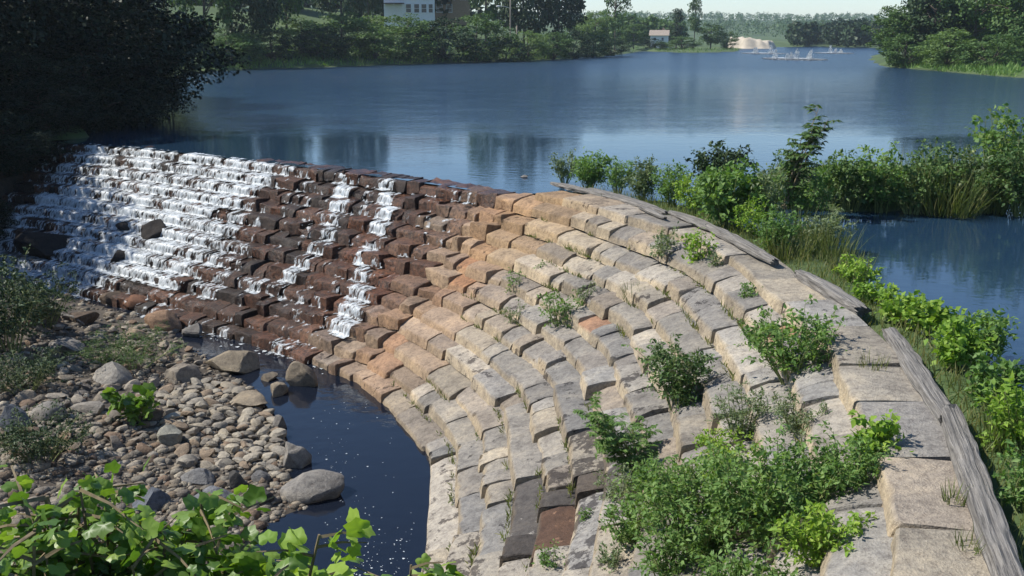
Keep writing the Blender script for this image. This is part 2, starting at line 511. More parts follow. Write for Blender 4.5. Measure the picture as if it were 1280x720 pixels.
def axis(lo, hi, step, far_lo, far_hi, g=1.16):
    a = list(np.arange(lo, hi + 1e-6, step))
    st, v = step, hi
    while v < far_hi: st *= g; v += st; a.append(v)
    st, v = step, lo
    while v > far_lo: st *= g; v -= st; a.insert(0, v)
    return np.array(a)
gx = axis(-30, 24, 0.4, -3000, 3500, 1.07)
gy = axis(3, 56, 0.4, -60, 3600, 1.05)
GX, GY = np.meshgrid(gx, gy)
GZ = terrain(GX, GY)
def grid_faces(nr, nc):
    i = np.arange(nr - 1)[:, None] * nc + np.arange(nc - 1)[None, :]
    return np.stack([i, i + 1, i + nc + 1, i + nc], -1).reshape(-1, 4)
GV = np.stack([GX, GY, GZ], -1).reshape(-1, 3)
GF = grid_faces(len(gy), len(gx))
def ground_mat():
    m, nt, b = nmat('ground')
    g = N(nt, 'ShaderNodeNewGeometry')
    sp = N(nt, 'ShaderNodeSeparateXYZ'); nt.links.new(g.outputs['Position'], sp.inputs[0])
    n1 = pos_noise(nt, 2.2, 6, 0.7); n2 = pos_noise(nt, 0.06, 5, 0.6); n3 = pos_noise(nt, 14, 4, 0.7)
    grit = ramp(nt, n1.outputs[0], [(0.25, (0.025, 0.02, 0.016)), (0.5, (0.065, 0.052, 0.038)), (0.75, (0.13, 0.105, 0.078))])
    gr = ramp(nt, n2.outputs[0], [(0.3, (0.035, 0.06, 0.02)), (0.55, (0.06, 0.10, 0.028)), (0.75, (0.12, 0.15, 0.045))])
    mr = N(nt, 'ShaderNodeMapRange')
    mr.inputs['From Min'].default_value = -0.35; mr.inputs['From Max'].default_value = 0.15
    nt.links.new(sp.outputs['Z'], mr.inputs['Value'])
    mx = N(nt, 'ShaderNodeMix', data_type='RGBA')
    nt.links.new(mr.outputs[0], mx.inputs[0]); nt.links.new(grit.outputs[0], mx.inputs[6]); nt.links.new(gr.outputs[0], mx.inputs[7])
    nt.links.new(mx.outputs[2], b.inputs['Base Color'])
    b.inputs['Roughness'].default_value = 0.95
    add_bump(nt, b, n3.outputs[0], 0.6, 0.05)
    return m
M['ground'] = ground_mat()
ground = link('ground', mesh_np('ground', GV, GF, True), M['ground'])
tag(ground, 'gravelly banks and grassy shores around the pond', kind='structure')

# ------------------------------------------------------------------ stone dam
def zone_cols(s, d, tread, rnd):
    """base colour and wetness of a piece of masonry at (s, d): iron-stained wet spillway, tan and grey dry part"""
    wetline = S_CAP - 1.6 + 0.9 * math.sin(d * 1.3) + rnd[0] * 1.1
    rust = (0.45 + 0.55 * (rnd[1] * .5 + .5)) * math.exp(-((s - (S_CAP - 0.2 + 0.22 * (d - 4))) / 2.4) ** 2)
    wet = 1.0 / (1.0 + math.exp((s - wetline) * 1.6))
    tan = np.array([0.40, 0.325, 0.215]); blue = np.array([0.20, 0.21, 0.22])
    rus = np.array([0.31, 0.155, 0.08]); brown = np.array([0.105, 0.048, 0.026]); black = np.array([0.028, 0.021, 0.017])
    pal = [(.29, .275, .25), (.25, .245, .235), (.32, .29, .24), (.26, .225, .19), (.35, .325, .285), (.215, .21, .205)]
    grey = np.array(pal[int((rnd[3] * .5 + .5) * 5.99)])
    dry = tan * 0.7 + grey * 0.3 if not tread else (tan * 0.2 + grey * 0.8)
    g2 = min(1, max(0, (s - S_CAP - 4) / 5))
    if tread:
        q = 0.5 + 0.5 * rnd[1]
        dry = dry * (1 - 0.55 * g2 * q) + blue * 0.55 * g2 * q
        if rnd[2] > 0.965 and d < D_TOE - .5: dry = np.array([0.26, 0.155, 0.10])
    c = dry * (1 - 0.75 * rust) + rus * 0.75 * rust
    top = math.exp(-((s - S_CAP - 1.0) / 2.5) ** 2) * (1 if d < 4 else 0.3)
    c = c * (1 - 0.4 * top) + np.array([0.43, 0.28, 0.12]) * 0.4 * top
    bw = 0.5 + 0.5 * rnd[1]
    wc = brown * bw + black * (1 - bw)
    near = math.exp(-((s - S_CAP + 2.5) / 3.0) ** 2) * min(1, d / 6)
    wc = wc * (1 - 0.5 * near) + np.array([0.2, 0.085, 0.045]) * 0.5 * near
    c = c * (1 - wet) + wc * wet
    c = c * (1 + 0.2 * rnd[2])
    return np.array([c[0], c[1], c[2], wet * (0.55 + 0.45 * (rnd[2] * .5 + .5))])

def block_mesh(k, s0, s1, nl, seed):
    """one rough squared block of course k: tread, worn lip, riser and both ends, as (V, F, cols, centre)"""
    r = random.Random(seed)
    d1, zt = lip(k)
    d0 = d1 - TRW - 0.34 if k > 0 else 0.0
    drop = RIS + 0.06 if k else 0.32
    if k == NCOUR: drop = 1.0
    sm = 0.5 * (s0 + s1)
    rnd = [r.uniform(-1, 1) for _ in range(4)]
    wetz = sm < S_CAP
    jig = 0.045 if sm < s_of_fall else (0.11 if wetz else 0.085)
    dj, zj = r.uniform(-1, 1) * jig, r.uniform(-1, 1) * jig * 0.5
    if k == 1: dj, zj = dj * .3, abs(zj) * .4 + (0.05 if sm > s_of_fall else -0.02)
    tilt = r.uniform(0.14, 0.40) if k > 0 else r.uniform(0.0, 0.05)
    if wetz: tilt = r.uniform(0.04, 0.12) if sm < s_of_fall else r.uniform(-0.02, 0.26)
    tl = r.uniform(-0.03, 0.03)
    prof = [(d0, zt - 0.16), (d0, zt + 0.015), ((d0 + d1) / 2 + 0.1, zt), (d1 - 0.045, zt - 0.002), (d1 - 0.004, zt - 0.022), (d1 + 0.012, zt - 0.08), (d1 + 0.05, zt - drop)]
    nd = len(prof)
    us = [0.0, 0.025] + [0.025 + 0.95 * (i + 1) / (nl + 1) for i in range(nl)] + [0.975, 1.0]
    us = sorted(set(us))
    V = np.zeros((len(us), nd, 3)); colv = np.zeros((len(us), nd, 4))
    g = 0.006 + 0.02 * r.random()
    lo, hi = s0 + g, s1 - g
    skew0, skew1 = r.uniform(-.12, .12), r.uniform(-.12, .12)
    chip = [r.uniform(.02, .09) if r.random() < .3 else 0 for _ in us]
    rowc = [zone_cols(sm, d1, True, rnd), zone_cols(sm, d1, False, rnd)]
    for i, u in enumerate(us):
        endf = 1.0 if (i == 0 or i == len(us) - 1) else 0.0
        for j, (d, z) in enumerate(prof):
            fd = (d - d0) / (d1 - d0)
            s = lo + (hi - lo) * u + (skew0 * (1 - u) + skew1 * u) * (fd - 0.5)
            dd = d + (dj if j > 1 else 0) - (0.012 * endf if j >= 3 else 0)
            zz = z + zj + (u - 0.5) * tl - (0.012 * endf if 0 < j < nd - 1 else 0)
            if j in (2, 3, 4, 5): zz -= tilt * max(0, (d - d0 - 0.34 if k else d - d0 - 0.5))
            if j in (3, 4, 5) and chip[i] > 0: dd -= chip[i] * (1.0 if j < 5 else .5); zz -= chip[i] * (.5 if j == 4 else .25)
            p = cs(s) + cn(s) * dd
            V[i, j] = (p[0], p[1], zz)
            colv[i, j] = rowc[0] if j < 5 else rowc[1]
            if j == 4: colv[i, j] = 0.5 * (rowc[0] + rowc[1])
    Vf = V.reshape(-1, 3)
    amp = 0.025 if sm > S_CAP else (0.05 if sm < s_of_fall else 0.075)
    nz = np.stack([vnoise(Vf, 2.6, seed % 13 + q) for q in range(3)], 1)
    nz2 = np.stack([vnoise(Vf, 7.0, seed % 7 + q) for q in range(3)], 1)
    Vf = Vf + nz * amp + nz2 * amp * 0.4
    F = [tuple(f) for f in grid_faces(len(us), nd)]
    F.append(tuple(range(nd - 1, -1, -1)))
    F.append(tuple((len(us) - 1) * nd + j for j in range(nd)))
    return Vf, F, colv.reshape(-1, 4)

s_of_fall = s_of(352, 196)
dam = empty('stone_dam', (*cs(S_CAP + 12.0), 0.0))
tag(dam, 'curved stepped dam of rough stone blocks between pond and pool', 'dam')
blocks = []
seed = 0
for k in range(0, NCOUR + 1):
    d1, zt = lip(k)
    s = (S_CAP + 0.0 if k == 0 else S_LEFT) + random.uniform(0, 0.3)
    send = SL - 0.2
    while s < send:
        loc = float(np.linalg.norm((cs(s + 0.05) + cn(s + 0.05) * d1) - (cs(s) + cn(s) * d1)) / 0.05)
        dry = s > S_CAP
        L = random.choice((random.uniform(0.5, 0.9), random.uniform(0.9, 1.6), random.uniform(1.2, 2.3))) if dry else random.uniform(0.35, 1.25)
        if k == 0: L = random.uniform(1.3, 2.6)
        L = L / max(loc, 0.3)
        e = min(s + L, send)
        if send - e < 0.3: e = send
        blocks.append((k, s, e))
        s = e
def px_size(k, s0, s1):
    d1, zt = lip(k)
    sm = 0.5 * (s0 + s1)
    p = cs(sm) + cn(sm) * (d1 - 0.3)
    v = Vector((p[0], p[1], zt - CAM_Z))
    cp, sp = math.cos(PITCH), math.sin(PITCH)
    fw = v.y * cp - v.z * sp; up = v.y * sp + v.z * cp
    if fw <= 0.5: return 0.0
    X = 640 + FPX * v.x / fw; Y = 360 - FPX * up / fw
    if not (-30 < X < 1320 and -30 < Y < 760): return 0.0
    return (FPX / fw) ** 2 * (s1 - s0) * (0.25 if sm < s_of_fall else 1)
order = sorted(range(len(blocks)), key=lambda i: -px_size(*blocks[i]))
single = set(order[:298])
restV, restF, restC, rn = [], [], [], 0
for i, (k, s0, s1) in enumerate(blocks):
    V, F, C = block_mesh(k, s0, s1, 3 if s1 - s0 < 1 else 5, i * 7 + 3)
    if i in single:
        c = V.mean(0)
        me = bpy.data.meshes.new('block')
        me.from_pydata((V - c).tolist(), [], F)
        set_col(me, C)
        sm_, dm_ = 0.5 * (s0 + s1), lip(k)[0]
        wst = math.exp(-((V[:, 0].mean() - 0.9) / 1.3) ** 2 - ((V[:, 1].mean() - 15.4) / 1.5) ** 2)  # dark noise-edged blotches gather around this spot low on the face
        sta = me.attributes.new('Blotch', 'FLOAT', 'POINT')
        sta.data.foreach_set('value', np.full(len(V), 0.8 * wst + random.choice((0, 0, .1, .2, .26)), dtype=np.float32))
        o = link('block', me, M['stone'], dam)
        o.location = Vector(c) - dam.location
        sharpen(me)
    else:
        restF += [tuple(q + rn for q in f) for f in F]; restV.append(V); restC.append(C); rn += len(V)
rv = np.concatenate(restV) - np.array(dam.location)
me = bpy.data.meshes.new('far_blocks'); me.from_pydata(rv.tolist(), [], restF); set_col(me, np.concatenate(restC))
sharpen(me)
o = link('far_blocks', me, M['stone'], dam); o['kind'] = 'stuff'
# earth and mortar core the blocks are bedded in
ss = np.arange(S_LEFT, SL, 0.35)
prof = [(0.02, 0.12), (lip(0)[0] - 0.1, 0.08)]
for k in range(0, NCOUR + 1):
    d1, zt = lip(k)
    prof += [(d1 - 0.12, zt - 0.36)] if k else []
    prof += [(d1 - 0.08, zt - RIS - 0.16 if k < NCOUR else zt - 1.2)]
CV = np.zeros((len(ss), len(prof), 3)); CCo = np.zeros((len(ss), len(prof), 4))
for i, s in enumerate(ss):
    for j, (d, z) in enumerate(prof):
        p = cs(s) + cn(s) * d
        if s < S_CAP + 0.15 and z > -0.12: z = -0.12
        CV[i, j] = (p[0], p[1], z)
        w = 1 / (1 + math.exp((s - S_CAP + 1) * 1.5))
        c = np.array([0.15, 0.115, 0.075]) * (1 - w) + np.array([0.03, 0.022, 0.017]) * w
        CCo[i, j] = (*c, w)
cm = mesh_np('core', CV.reshape(-1, 3) - np.array(dam.location), grid_faces(len(ss), len(prof)))
set_col(cm, CCo.reshape(-1, 4))
link('core', cm, M['stone'], dam)
bvh = BVHTree.FromPolygons([Vector(v) for v in np.concatenate([GV, CV.reshape(-1, 3)])],
                           [tuple(f) for f in GF] + [tuple(int(q) + len(GV) for q in f) for f in grid_faces(len(ss), len(prof))])
def hit(px, py):
    h = bvh.ray_cast(Vector((0, 0, CAM_Z)), ray(px, py))
    return h[0] if h[0] is not None else at(px, py, 0)
def drop(x, y, top=30.0):
    h = bvh.ray_cast(Vector((x, y, top)), Vector((0, 0, -1)))
    return h[0].z if h[0] is not None else 0.0

# ------------------------------------------------------------------ water
edge = []
for s in np.arange(S_LEFT - 2.5, SL, 0.6):
    d = (CAPW + TRW - (0.06 if s < s_of_fall else 0.22)) if S_LEFT + 0.0 < s < S_CAP - 0.9 else -0.02
    edge.append(tuple(cs(s) + cn(s) * d))
corner = [np.array(p, float) for p in [(-400, 58), (-400, 700), (700, 700), (700, 1.0), (30, 1.0)]]
cl = np.concatenate([[0], np.cumsum([np.linalg.norm(corner[i + 1] - corner[i]) for i in range(4)])])
ea = np.array(edge); ne = len(ea)
tt = np.linspace(0, 1, ne) * cl[-1]
tt[np.abs(tt[:, None] - cl[None, 1:4]).argmin(0)] = cl[1:4]
oa = np.stack([np.interp(tt, cl, [c[i] for c in corner]) for i in (0, 1)], 1)
PV = np.zeros((2 * ne, 3)); PV[:ne, :2] = ea; PV[ne:, :2] = oa; PV[:, 2] = ZW
i_ = np.arange(ne - 1)
pond = link('pond_water', mesh_np('pond_water', PV, np.stack([i_, i_ + 1, i_ + 1 + ne, i_ + ne], 1)), M['pond'])
tag(pond, 'wide blue pond above the dam', kind='structure')
pool = link('pool_water', mesh_np('pool_water', [(-60, 3, ZP), (8, 3, ZP), (8, 60, ZP), (-60, 60, ZP)], [(0, 1, 2, 3)]), M['pool'])
tag(pool, 'dark still pool at the foot of the dam', kind='structure')

def cascade(name, paths, label, dens, colw=0.04, seed=1):
    """white water running over the steps; paths: per course (s_left, s_right)"""
    VV, FF, MM, n0 = [], [], [], 0
    for k in range(1, NCOUR + 1):
        sl, sr = paths(k)
        if sr - sl < 0.05: continue
        d1, zt = lip(k)
        d2, z2 = lip(k + 1)
        if k == NCOUR: d2, z2 = d1 + 0.75, ZP + 0.02
        tilt = 0.1 * 0.55
        P = [(d1 - 0.40, zt + 0.02), (d1 - 0.16, zt - 0.00), (d1 + 0.0, zt - 0.025), (d1 + 0.07, zt - 0.08), (d1 + 0.11, zt - 0.17), (d1 + 0.135, zt - 0.27),
             (d1 + 0.15, z2 + 0.05), (d1 + 0.25, z2 + 0.04), (d2 - 0.30, z2 + 0.02)]
        nc = max(3, int((sr - sl) / colw)); nr = len(P)
        sv = np.linspace(sl, sr, nc)
        A = np.zeros((nr, nc, 3))
        for j, (d, z) in enumerate(P):
            p = cs(sv) + cn(sv) * d
            A[j, :, 0], A[j, :, 1], A[j, :, 2] = p[:, 0], p[:, 1], z
        Sg = np.tile(sv, (nr, 1)); Rg = np.tile(np.arange(nr)[:, None], (1, nc)).astype(float)
        q = np.stack([Sg.ravel() * 1.0, Rg.ravel() * 0.12, np.full(nr * nc, k * 3.7 + seed)], 1)
        streak = (0.55 * vnoise(q, 3.1, 1) + 0.8 * vnoise(q, 10.0, 2) + 0.4 * vnoise(q * np.array([1, 6, 1]), 19.0, 3)).reshape(nr, nc)
        clump = vnoise(np.stack([sv, np.full(nc, k * 0.8), np.full(nc, seed * 1.0)], 1), 0.9, 5)
        m = streak + 0.55 * clump[None, :] + np.array([-0.15, 0.02, 0.12, 0.08, 0.05, 0.08, 0.30, 0.15, -0.22])[:, None]
        edgef = np.minimum((sv - sl) / 0.5, (sr - sv) / 0.5)
        m = m + dens(sv, k)[None, :] + np.minimum(edgef, 0.35)[None, :] - 0.35
        disp = 0.035 * np.clip(m, 0, 1.5)
        A[:, :, 2] += disp * 0.8
        pn = cn(sv)
        A[:, :, 0] += pn[:, 0] * disp * 0.9; A[:, :, 1] += pn[:, 1] * disp * 0.9
        F = grid_faces(nr, nc)
        mf = m.ravel()[F].mean(1)
        F = F[mf > 0.0]
        VV.append(A.reshape(-1, 3)); FF.append(F + n0); MM.append(m.ravel()); n0 += nr * nc
    VV, FF, MM = np.concatenate(VV), np.concatenate(FF), np.concatenate(MM)
    used, inv = np.unique(FF.ravel(), return_inverse=True)
    me_ = mesh_np(name, VV[used], inv.reshape(-1, 4)[:, ::-1], True)
    me_.attributes.new('Foam', 'FLOAT', 'POINT').data.foreach_set('value', MM[used].astype(np.float32))
    o_ = link(name, me_, M['lace'])
    tag(o_, label, 'cascade', kind='stuff')
    return o_
def sdh(px, py):
    p = hit(px, py)
    a, b = sd([p.x], [p.y])
    return float(a[0]), float(b[0])
def path_from(pxs, w):
    pr = sorted([sdh(*p)[::-1] for p in pxs])
    dd = [p[0] for p in pr]; sv = [p[1] for p in pr]
    def f(k):
        d = lip(k)[0]
        if d < dd[0] - 1.0 or d > dd[-1] + 0.6: return (0, 0)
        c = float(np.interp(d, dd, sv)); ww = w(k) if callable(w) else w
        return (c - ww / 2, c + ww / 2)
    return f
s345 = s_of(345, 196)
right_edge = path_from([(345, 205), (318, 260), (285, 305), (250, 345), (225, 368)], 0.0)
def main_path(k):
    e = right_edge(k)
    r_ = e[0] if e != (0, 0) else s345
    return (S_LEFT + 0.4, r_ + 0.5)
def main_dens(sv, k):
    e = main_path(k)[1]
    d = np.full(len(sv), 0.40)
    d -= 0.75 * np.exp(-((sv - (S_LEFT + 5.6)) / 0.8) ** 2) * (1 if 8 <= k <= 11 else 0.15)
    d -= 0.45 * sstep(e - 2.0, e, sv)
    d -= 0.9 * sstep(S_LEFT + 3.8 - 0.08 * k, S_LEFT + 0.8, sv)
    return d
cascade('main_cascade', main_path, 'broad white cascade tumbling down the steps at the left end of the dam', main_dens, 0.035, 1)
flat = lambda v: (lambda sv, k: np.full(len(sv), v))
cascade('narrow_cascade', path_from([(486, 222), (484, 245), (480, 275), (470, 310), (458, 345), (445, 385), (432, 425)], lambda k: 0.75 + 0.05 * k), 'narrow white fall running down the middle of the reddish steps', flat(0.45), 0.025, 3)
cascade('thin_cascade', path_from([(432, 215), (428, 245), (425, 275), (415, 310), (385, 340), (350, 372)], 0.9), 'thin trickle of white water left of the narrow fall', flat(0.2), 0.025, 4)
cascade('short_cascade', path_from([(366, 203), (356, 222), (352, 240)], 2.4), 'short thin overflow beside the right edge of the broad cascade', flat(-0.05), 0.03, 5)
cascade('crest_trickle', path_from([(590, 262), (585, 280)], 0.35), 'tiny white spout below the dry end of the crest', flat(0.0), 0.025, 6)
cascade('glint_trickle', lambda k: (main_path(k)[1] - .6, S_CAP - 1.2 - 0.1 * k), 'thin white trickles and painted glints all over the wet reddish steps', flat(-.50), 0.025, 11)  # scattered white bits stand for glints of light on the wet lips
cascade('foot_trickle', path_from([(275, 340), (265, 365), (300, 350), (335, 365)], 1.6), 'faint trickles low on the reddish steps', flat(-0.1), 0.03, 8)

# ------------------------------------------------------------------ leaves and plants
def unit(v):
    return v / (np.linalg.norm(v, axis=1)[:, None] + 1e-9)
T_DIAMOND = (np.array([[0, 0, 0], [0.45, 0.5, 0.10], [1, 0, -0.05], [0.45, -0.5, 0.10]]), np.array([[0, 3, 2, 1]]))
T_FOLD = (np.array([[0, 0, 0], [0.38, 0.5, 0.10], [1, 0, -0.12], [0.38, -0.5, 0.10], [0.45, 0, 0.0]]), np.array([[0, 4, 1], [4, 2, 1], [0, 3, 4], [4, 3, 2]]))
def lobed():
    ang = [0, 14, 26, 40, 54, 70, 86, 100, 116, 132, 150, 166]
    rad = [1.0, .84, .74, .77, .90, .80, .70, .72, .74, .64, .48, .28]
    pts = [(a, r) for a, r in zip(ang, rad)]
    ring = [(math.cos(math.radians(a)) * r, math.sin(math.radians(a)) * r) for a, r in pts] + [(-0.12, 0)]
    ring += [(math.cos(math.radians(a)) * r, -math.sin(math.radians(a)) * r) for a, r in pts[:0:-1]]
    mid = [(x * 0.5, y * 0.5) for x, y in ring]
    V = [(0.0, 0.0)] + mid + ring
    def w(x, y): return 0.10 * abs(y) - 0.26 * (x * x + y * y) + 0.05 * math.sin(7 * x + 5 * abs(y))
    Vv = np.array([(0.25 + 0.62 * x, 0.62 * y, 0.62 * w(x, y)) for x, y in V])
    n = len(ring); F = []
    for i in range(n):
        j = (i + 1) % n
        F.append((0, 1 + i, 1 + j))
        F.append((1 + i, 1 + n + i, 1 + n + j)); F.append((1 + i, 1 + n + j, 1 + j))
    return Vv, np.array(F)
T_LOBED = lobed()
T_BLADE = (np.array([[0, .5, 0], [0, -.5, 0], [.35, .45, .03], [.35, -.45, .03], [.7, .3, -.04], [.7, -.3, -.04], [1, 0, -.16]]), np.array([[0, 1, 3], [0, 3, 2], [2, 3, 5], [2, 5, 4], [4, 5, 6]]))

def leaf_cloud(T, P, D, Nn, L, W):
    tv, tf = T
    n = len(P)
    D = unit(D)
    Sx = unit(np.cross(Nn, D)); Nn = np.cross(D, Sx)
    L = np.broadcast_to(L, (n,)); W = np.broadcast_to(W, (n,))
    V = P[:, None, :] + tv[None, :, 0:1] * (D * L[:, None])[:, None, :] + tv[None, :, 1:2] * (Sx * W[:, None])[:, None, :] + tv[None, :, 2:3] * (Nn * L[:, None])[:, None, :]
    F = (tf[None] + (np.arange(n) * len(tv))[:, None, None]).reshape(-1, tf.shape[1])
    return V.reshape(-1, 3), F

def rdir(n, rng, zb=0.0):
    v = rng.normal(size=(n, 3)); v[:, 2] += zb
    return unit(v)

def plant(name, base, h, r, leaf, size, nstem, ntwig, nleaf, label, cat, group=None, T=T_FOLD, asp=0.5, lean=(0, 0), seed=1, stem='twig', lo=0.2, droop=0.15, spread=1.0, pinnate=False, hmin=0.62):
    """upright or bushy plant: woody stems with twigs, leaves set along the twigs"""
    rng = np.random.default_rng(seed)
    root = empty(name, base)
    tag(root, label, cat, group)
    mb = MB()
    P, D, Nn, Ls = [], [], [], []
    for i in range(nstem):
        a = rng.uniform(0, 2 * math.pi); rr = r * math.sqrt(rng.uniform(0.05, 1)) * spread
        hh = h * rng.uniform(hmin, 1.0) * (1.0 - 0.25 * (rr / (r + 1e-6)) ** 2)
        tip = np.array([math.cos(a) * rr + lean[0] * hh, math.sin(a) * rr + lean[1] * hh, hh])
        b0 = np.array([math.cos(a) * rr * 0.25, math.sin(a) * rr * 0.25, -0.04])
        c = b0 * 0.6 + tip * 0.4 + np.array([rng.normal() * 0.06 * h, rng.normal() * 0.06 * h, 0.12 * h])
        ts = np.linspace(0, 1, 6)
        path = [(1 - t) ** 2 * b0 + 2 * t * (1 - t) * c + t * t * tip for t in ts]
        r0 = 0.006 + 0.006 * h
        mb.tube(path, [r0 * (1 - 0.75 * t) for t in ts], 4)
        for k in range(ntwig):
            t = lo + (1 - lo) * (k + rng.uniform(0, 1)) / ntwig
            p = (1 - t) ** 2 * b0 + 2 * t * (1 - t) * c + t * t * tip
            an = rng.uniform(0, 2 * math.pi)
            tl = (0.20 * h + 0.42 * r) * (1.05 - 0.62 * t) * rng.uniform(0.5, 1.15)
            dv = np.array([math.cos(an), math.sin(an), rng.uniform(0.05, 0.75)]); dv /= np.linalg.norm(dv)
            q = p + dv * tl; q[2] -= droop * tl
            mb.tube([p, (p + q) / 2 + np.array([0, 0, 0.06 * tl]), q], [r0 * 0.35, r0 * 0.25, r0 * 0.12], 3)
            u = np.sort(rng.uniform(0.12, 1.0, nleaf))
            pts = p[None] * (1 - u)[:, None] + q[None] * u[:, None]
            pts[:, 2] += 0.2 * tl * u * (1 - u)
            if pinnate:
                side = np.where(np.arange(nleaf) % 2 == 0, 1.0, -1.0)
                ax = np.cross(dv, [0, 0, 1.0]); ax /= np.linalg.norm(ax) + 1e-9
                dd = ax[None] * side[:, None] + dv[None] * 0.35 + rng.normal(size=(nleaf, 3)) * 0.12
                dd[:, 2] -= 0.25
                nn = np.tile([0, 0, 1.0], (nleaf, 1)) + rng.normal(size=(nleaf, 3)) * 0.22
            else:
                dd = dv[None] * 0.6 + rng.normal(size=(nleaf, 3)) * 0.75
                dd[:, 2] -= 0.1
                nn = np.array([[0, 0, 1.0]]) + rng.normal(size=(nleaf, 3)) * 0.55
                pts = pts + rng.normal(size=(nleaf, 3)) * size * 0.35
            pts[:, 2] = np.maximum(pts[:, 2], 0.01)
            P.append(pts); D.append(dd); Nn.append(nn); Ls.append(size * rng.uniform(0.55, 1.2, nleaf))
    mb.build('stem', M[stem], root)
    P, D, Nn, Ls = map(np.concatenate, (P, D, Nn, Ls))
    V, F = leaf_cloud(T, P, D, Nn, Ls, Ls * asp)
    o_ = link('foliage', mesh_np('foliage', V, F), M[leaf], root)
    return root

def tuft(name, base, h, r, n, label, cat='grass', group=None, seed=1, mat='grass', bend=0.45, w=0.014):
    rng = np.random.default_rng(seed)
    a = rng.uniform(0, 2 * math.pi, n); rr = r * np.sqrt(rng.uniform(0, 1, n))
    P = np.stack([np.cos(a) * rr, np.sin(a) * rr, np.full(n, -0.03)], 1)
    D = np.stack([np.cos(a) * bend * rng.uniform(0, 1, n), np.sin(a) * bend * rng.uniform(0, 1, n), np.ones(n)], 1) + rng.normal(size=(n, 3)) * 0.12
    Nn = rng.normal(size=(n, 3)); Nn[:, 2] *= 0.2
    L = h * rng.uniform(0.4, 1.1, n)
    V, F = leaf_cloud(T_BLADE, P, D, Nn, L, np.full(n, w))
    o_ = link(name, mesh_np(name, V, F), M[mat])
    o_.location = base
    tag(o_, label, cat, group)
    return o_

# ------------------------------------------------------------------ trees
def tree_mesh(kind, seed):
    """(trunk mesh, crown mesh) about 10 m tall, foot at the origin"""
    rng = np.random.default_rng(seed)
    mb = MB()
    H = 10.0
    if kind == 'round':   cz, rx, rz, ncl, tb = 5.9, 3.6, 4.1, 75, 0.14
    elif kind == 'bush':  cz, rx, rz, ncl, tb = 4.6, 4.6, 4.9, 85, 0.04
    elif kind == 'tall':  cz, rx, rz, ncl, tb = 6.2, 1.9, 3.9, 48, 0.25
    elif kind == 'open':  cz, rx, rz, ncl, tb = 6.6, 2.8, 3.4, 34, 0.25
    elif kind == 'shade': cz, rx, rz, ncl, tb = 5.0, 4.1, 4.9, 190, 0.03
    else:                 cz, rx, rz, ncl, tb = 5.3, 4.2, 4.8, 110, 0.06      # dense
    top = np.array([rng.normal() * 0.3, rng.normal() * 0.3, H * 0.86])
    pts = [np.array([0, 0, -0.3]), np.array([rng.normal() * .1, rng.normal() * .1, H * .25]), top * np.array([.6, .6, .62]), top]
    r0 = 0.17 if kind in ('tall', 'open') else 0.2
    mb.tube(pts, [r0, r0 * .8, r0 * .5, 0.04], 7)
    cls = []
    k = 0
    while len(cls) < ncl:
        v = rng.normal(size=3); v /= np.linalg.norm(v)
        rad = rng.uniform(0.35, 1.0) ** 0.6
        p = np.array([v[0] * rx, v[1] * rx, v[2] * rz]) * rad + np.array([0, 0, cz])
        nz = vnoise(p[None], 0.42, seed)[0]
        if nz < -0.38 and kind != 'dense': continue
        if p[2] < H * tb: continue
        p[:2] *= 1 + 0.28 * nz
        cls.append(p)
    cls = np.array(cls)
    for i in rng.choice(len(cls), min(16, len(cls)), replace=False):
        p = cls[i]; z0 = max(1.0, min(p[2] - 1.2, H * .7)) if kind != 'bush' else rng.uniform(0.1, 1.0)
        st = np.array([0, 0, z0]); st[:2] = top[:2] * z0 / top[2]
        md = (st + p) / 2 + np.array([0, 0, 0.3])
        mb.tube([st, md, p], [0.08, 0.05, 0.015], 4)
    P, D, Nn, L = [], [], [], []
    per = {'round': 62, 'bush': 62, 'tall': 55, 'open': 48, 'dense': 75, 'shade': 150}[kind]
    for p in cls:
        cr = rng.uniform(0.6, 1.2) * (0.85 if kind in ('tall', 'open') else 1.0)
        v = rdir(per, rng, 0.25)
        q = p + v * cr * (rng.uniform(0.35, 1.0, per) ** 0.5)[:, None] * np.array([1, 1, 0.68])
        P.append(q)
        outw = unit(q - np.array([0, 0, cz * 0.8]))
        D.append(outw * 0.5 + rng.normal(size=(per, 3)) * 0.7 + np.array([0, 0, -0.2]))
        Nn.append(outw * 0.6 + np.array([0, 0, 0.7]) + rng.normal(size=(per, 3)) * 0.45)
        L.append(rng.uniform(0.22, 0.46, per) * (0.5 if kind == 'shade' else 1))
    P, D, Nn, L = map(np.concatenate, (P, D, Nn, L))
    P[:, 2] = np.maximum(P[:, 2], 0.02)
    V, F = leaf_cloud(T_DIAMOND, P, D, Nn, L, L * 0.75)
    tmb = bpy.data.meshes.new('trunk'); tmb.from_pydata(np.concatenate(mb.V).tolist(), [], mb.F)
    tmb.polygons.foreach_set('use_smooth', np.ones(len(tmb.polygons), dtype=bool)); tmb.update(); tmb.materials.append(M['bark'])
    return tmb, mesh_np('crown', V, F)
TM = {}
for kd, n in (('round', 3), ('bush', 4), ('tall', 2), ('open', 2), ('dense', 3), ('shade', 2)):
    TM[kd] = [tree_mesh(kd, 100 + 7 * i + len(kd)) for i in range(n)]
crown_cache = {}
def crown_of(kind, v, leaf):
    key = (kind, v, leaf)
    if key not in crown_cache:
        m_ = TM[kind][v][1].copy(); m_.materials.clear(); m_.materials.append(M[leaf]); crown_cache[key] = m_
    return crown_cache[key]
trng = random.Random(5)
def tree(name, loc, h, w, kind, leaf, label, group=None, cat='tree', rz=None):
    v = trng.randrange(len(TM[kind]))
    root = empty(name, loc)
    root.scale = (w / 8.0, w / 8.0, h / 10.0)
    root.rotation_euler = (0, 0, trng.uniform(0, 6.28) if rz is None else rz)
    tag(root, label, cat, group)
    link('trunk', TM[kind][v][0], M['bark'], root)
    link('crown', crown_of(kind, v, leaf), None, root)
    return root
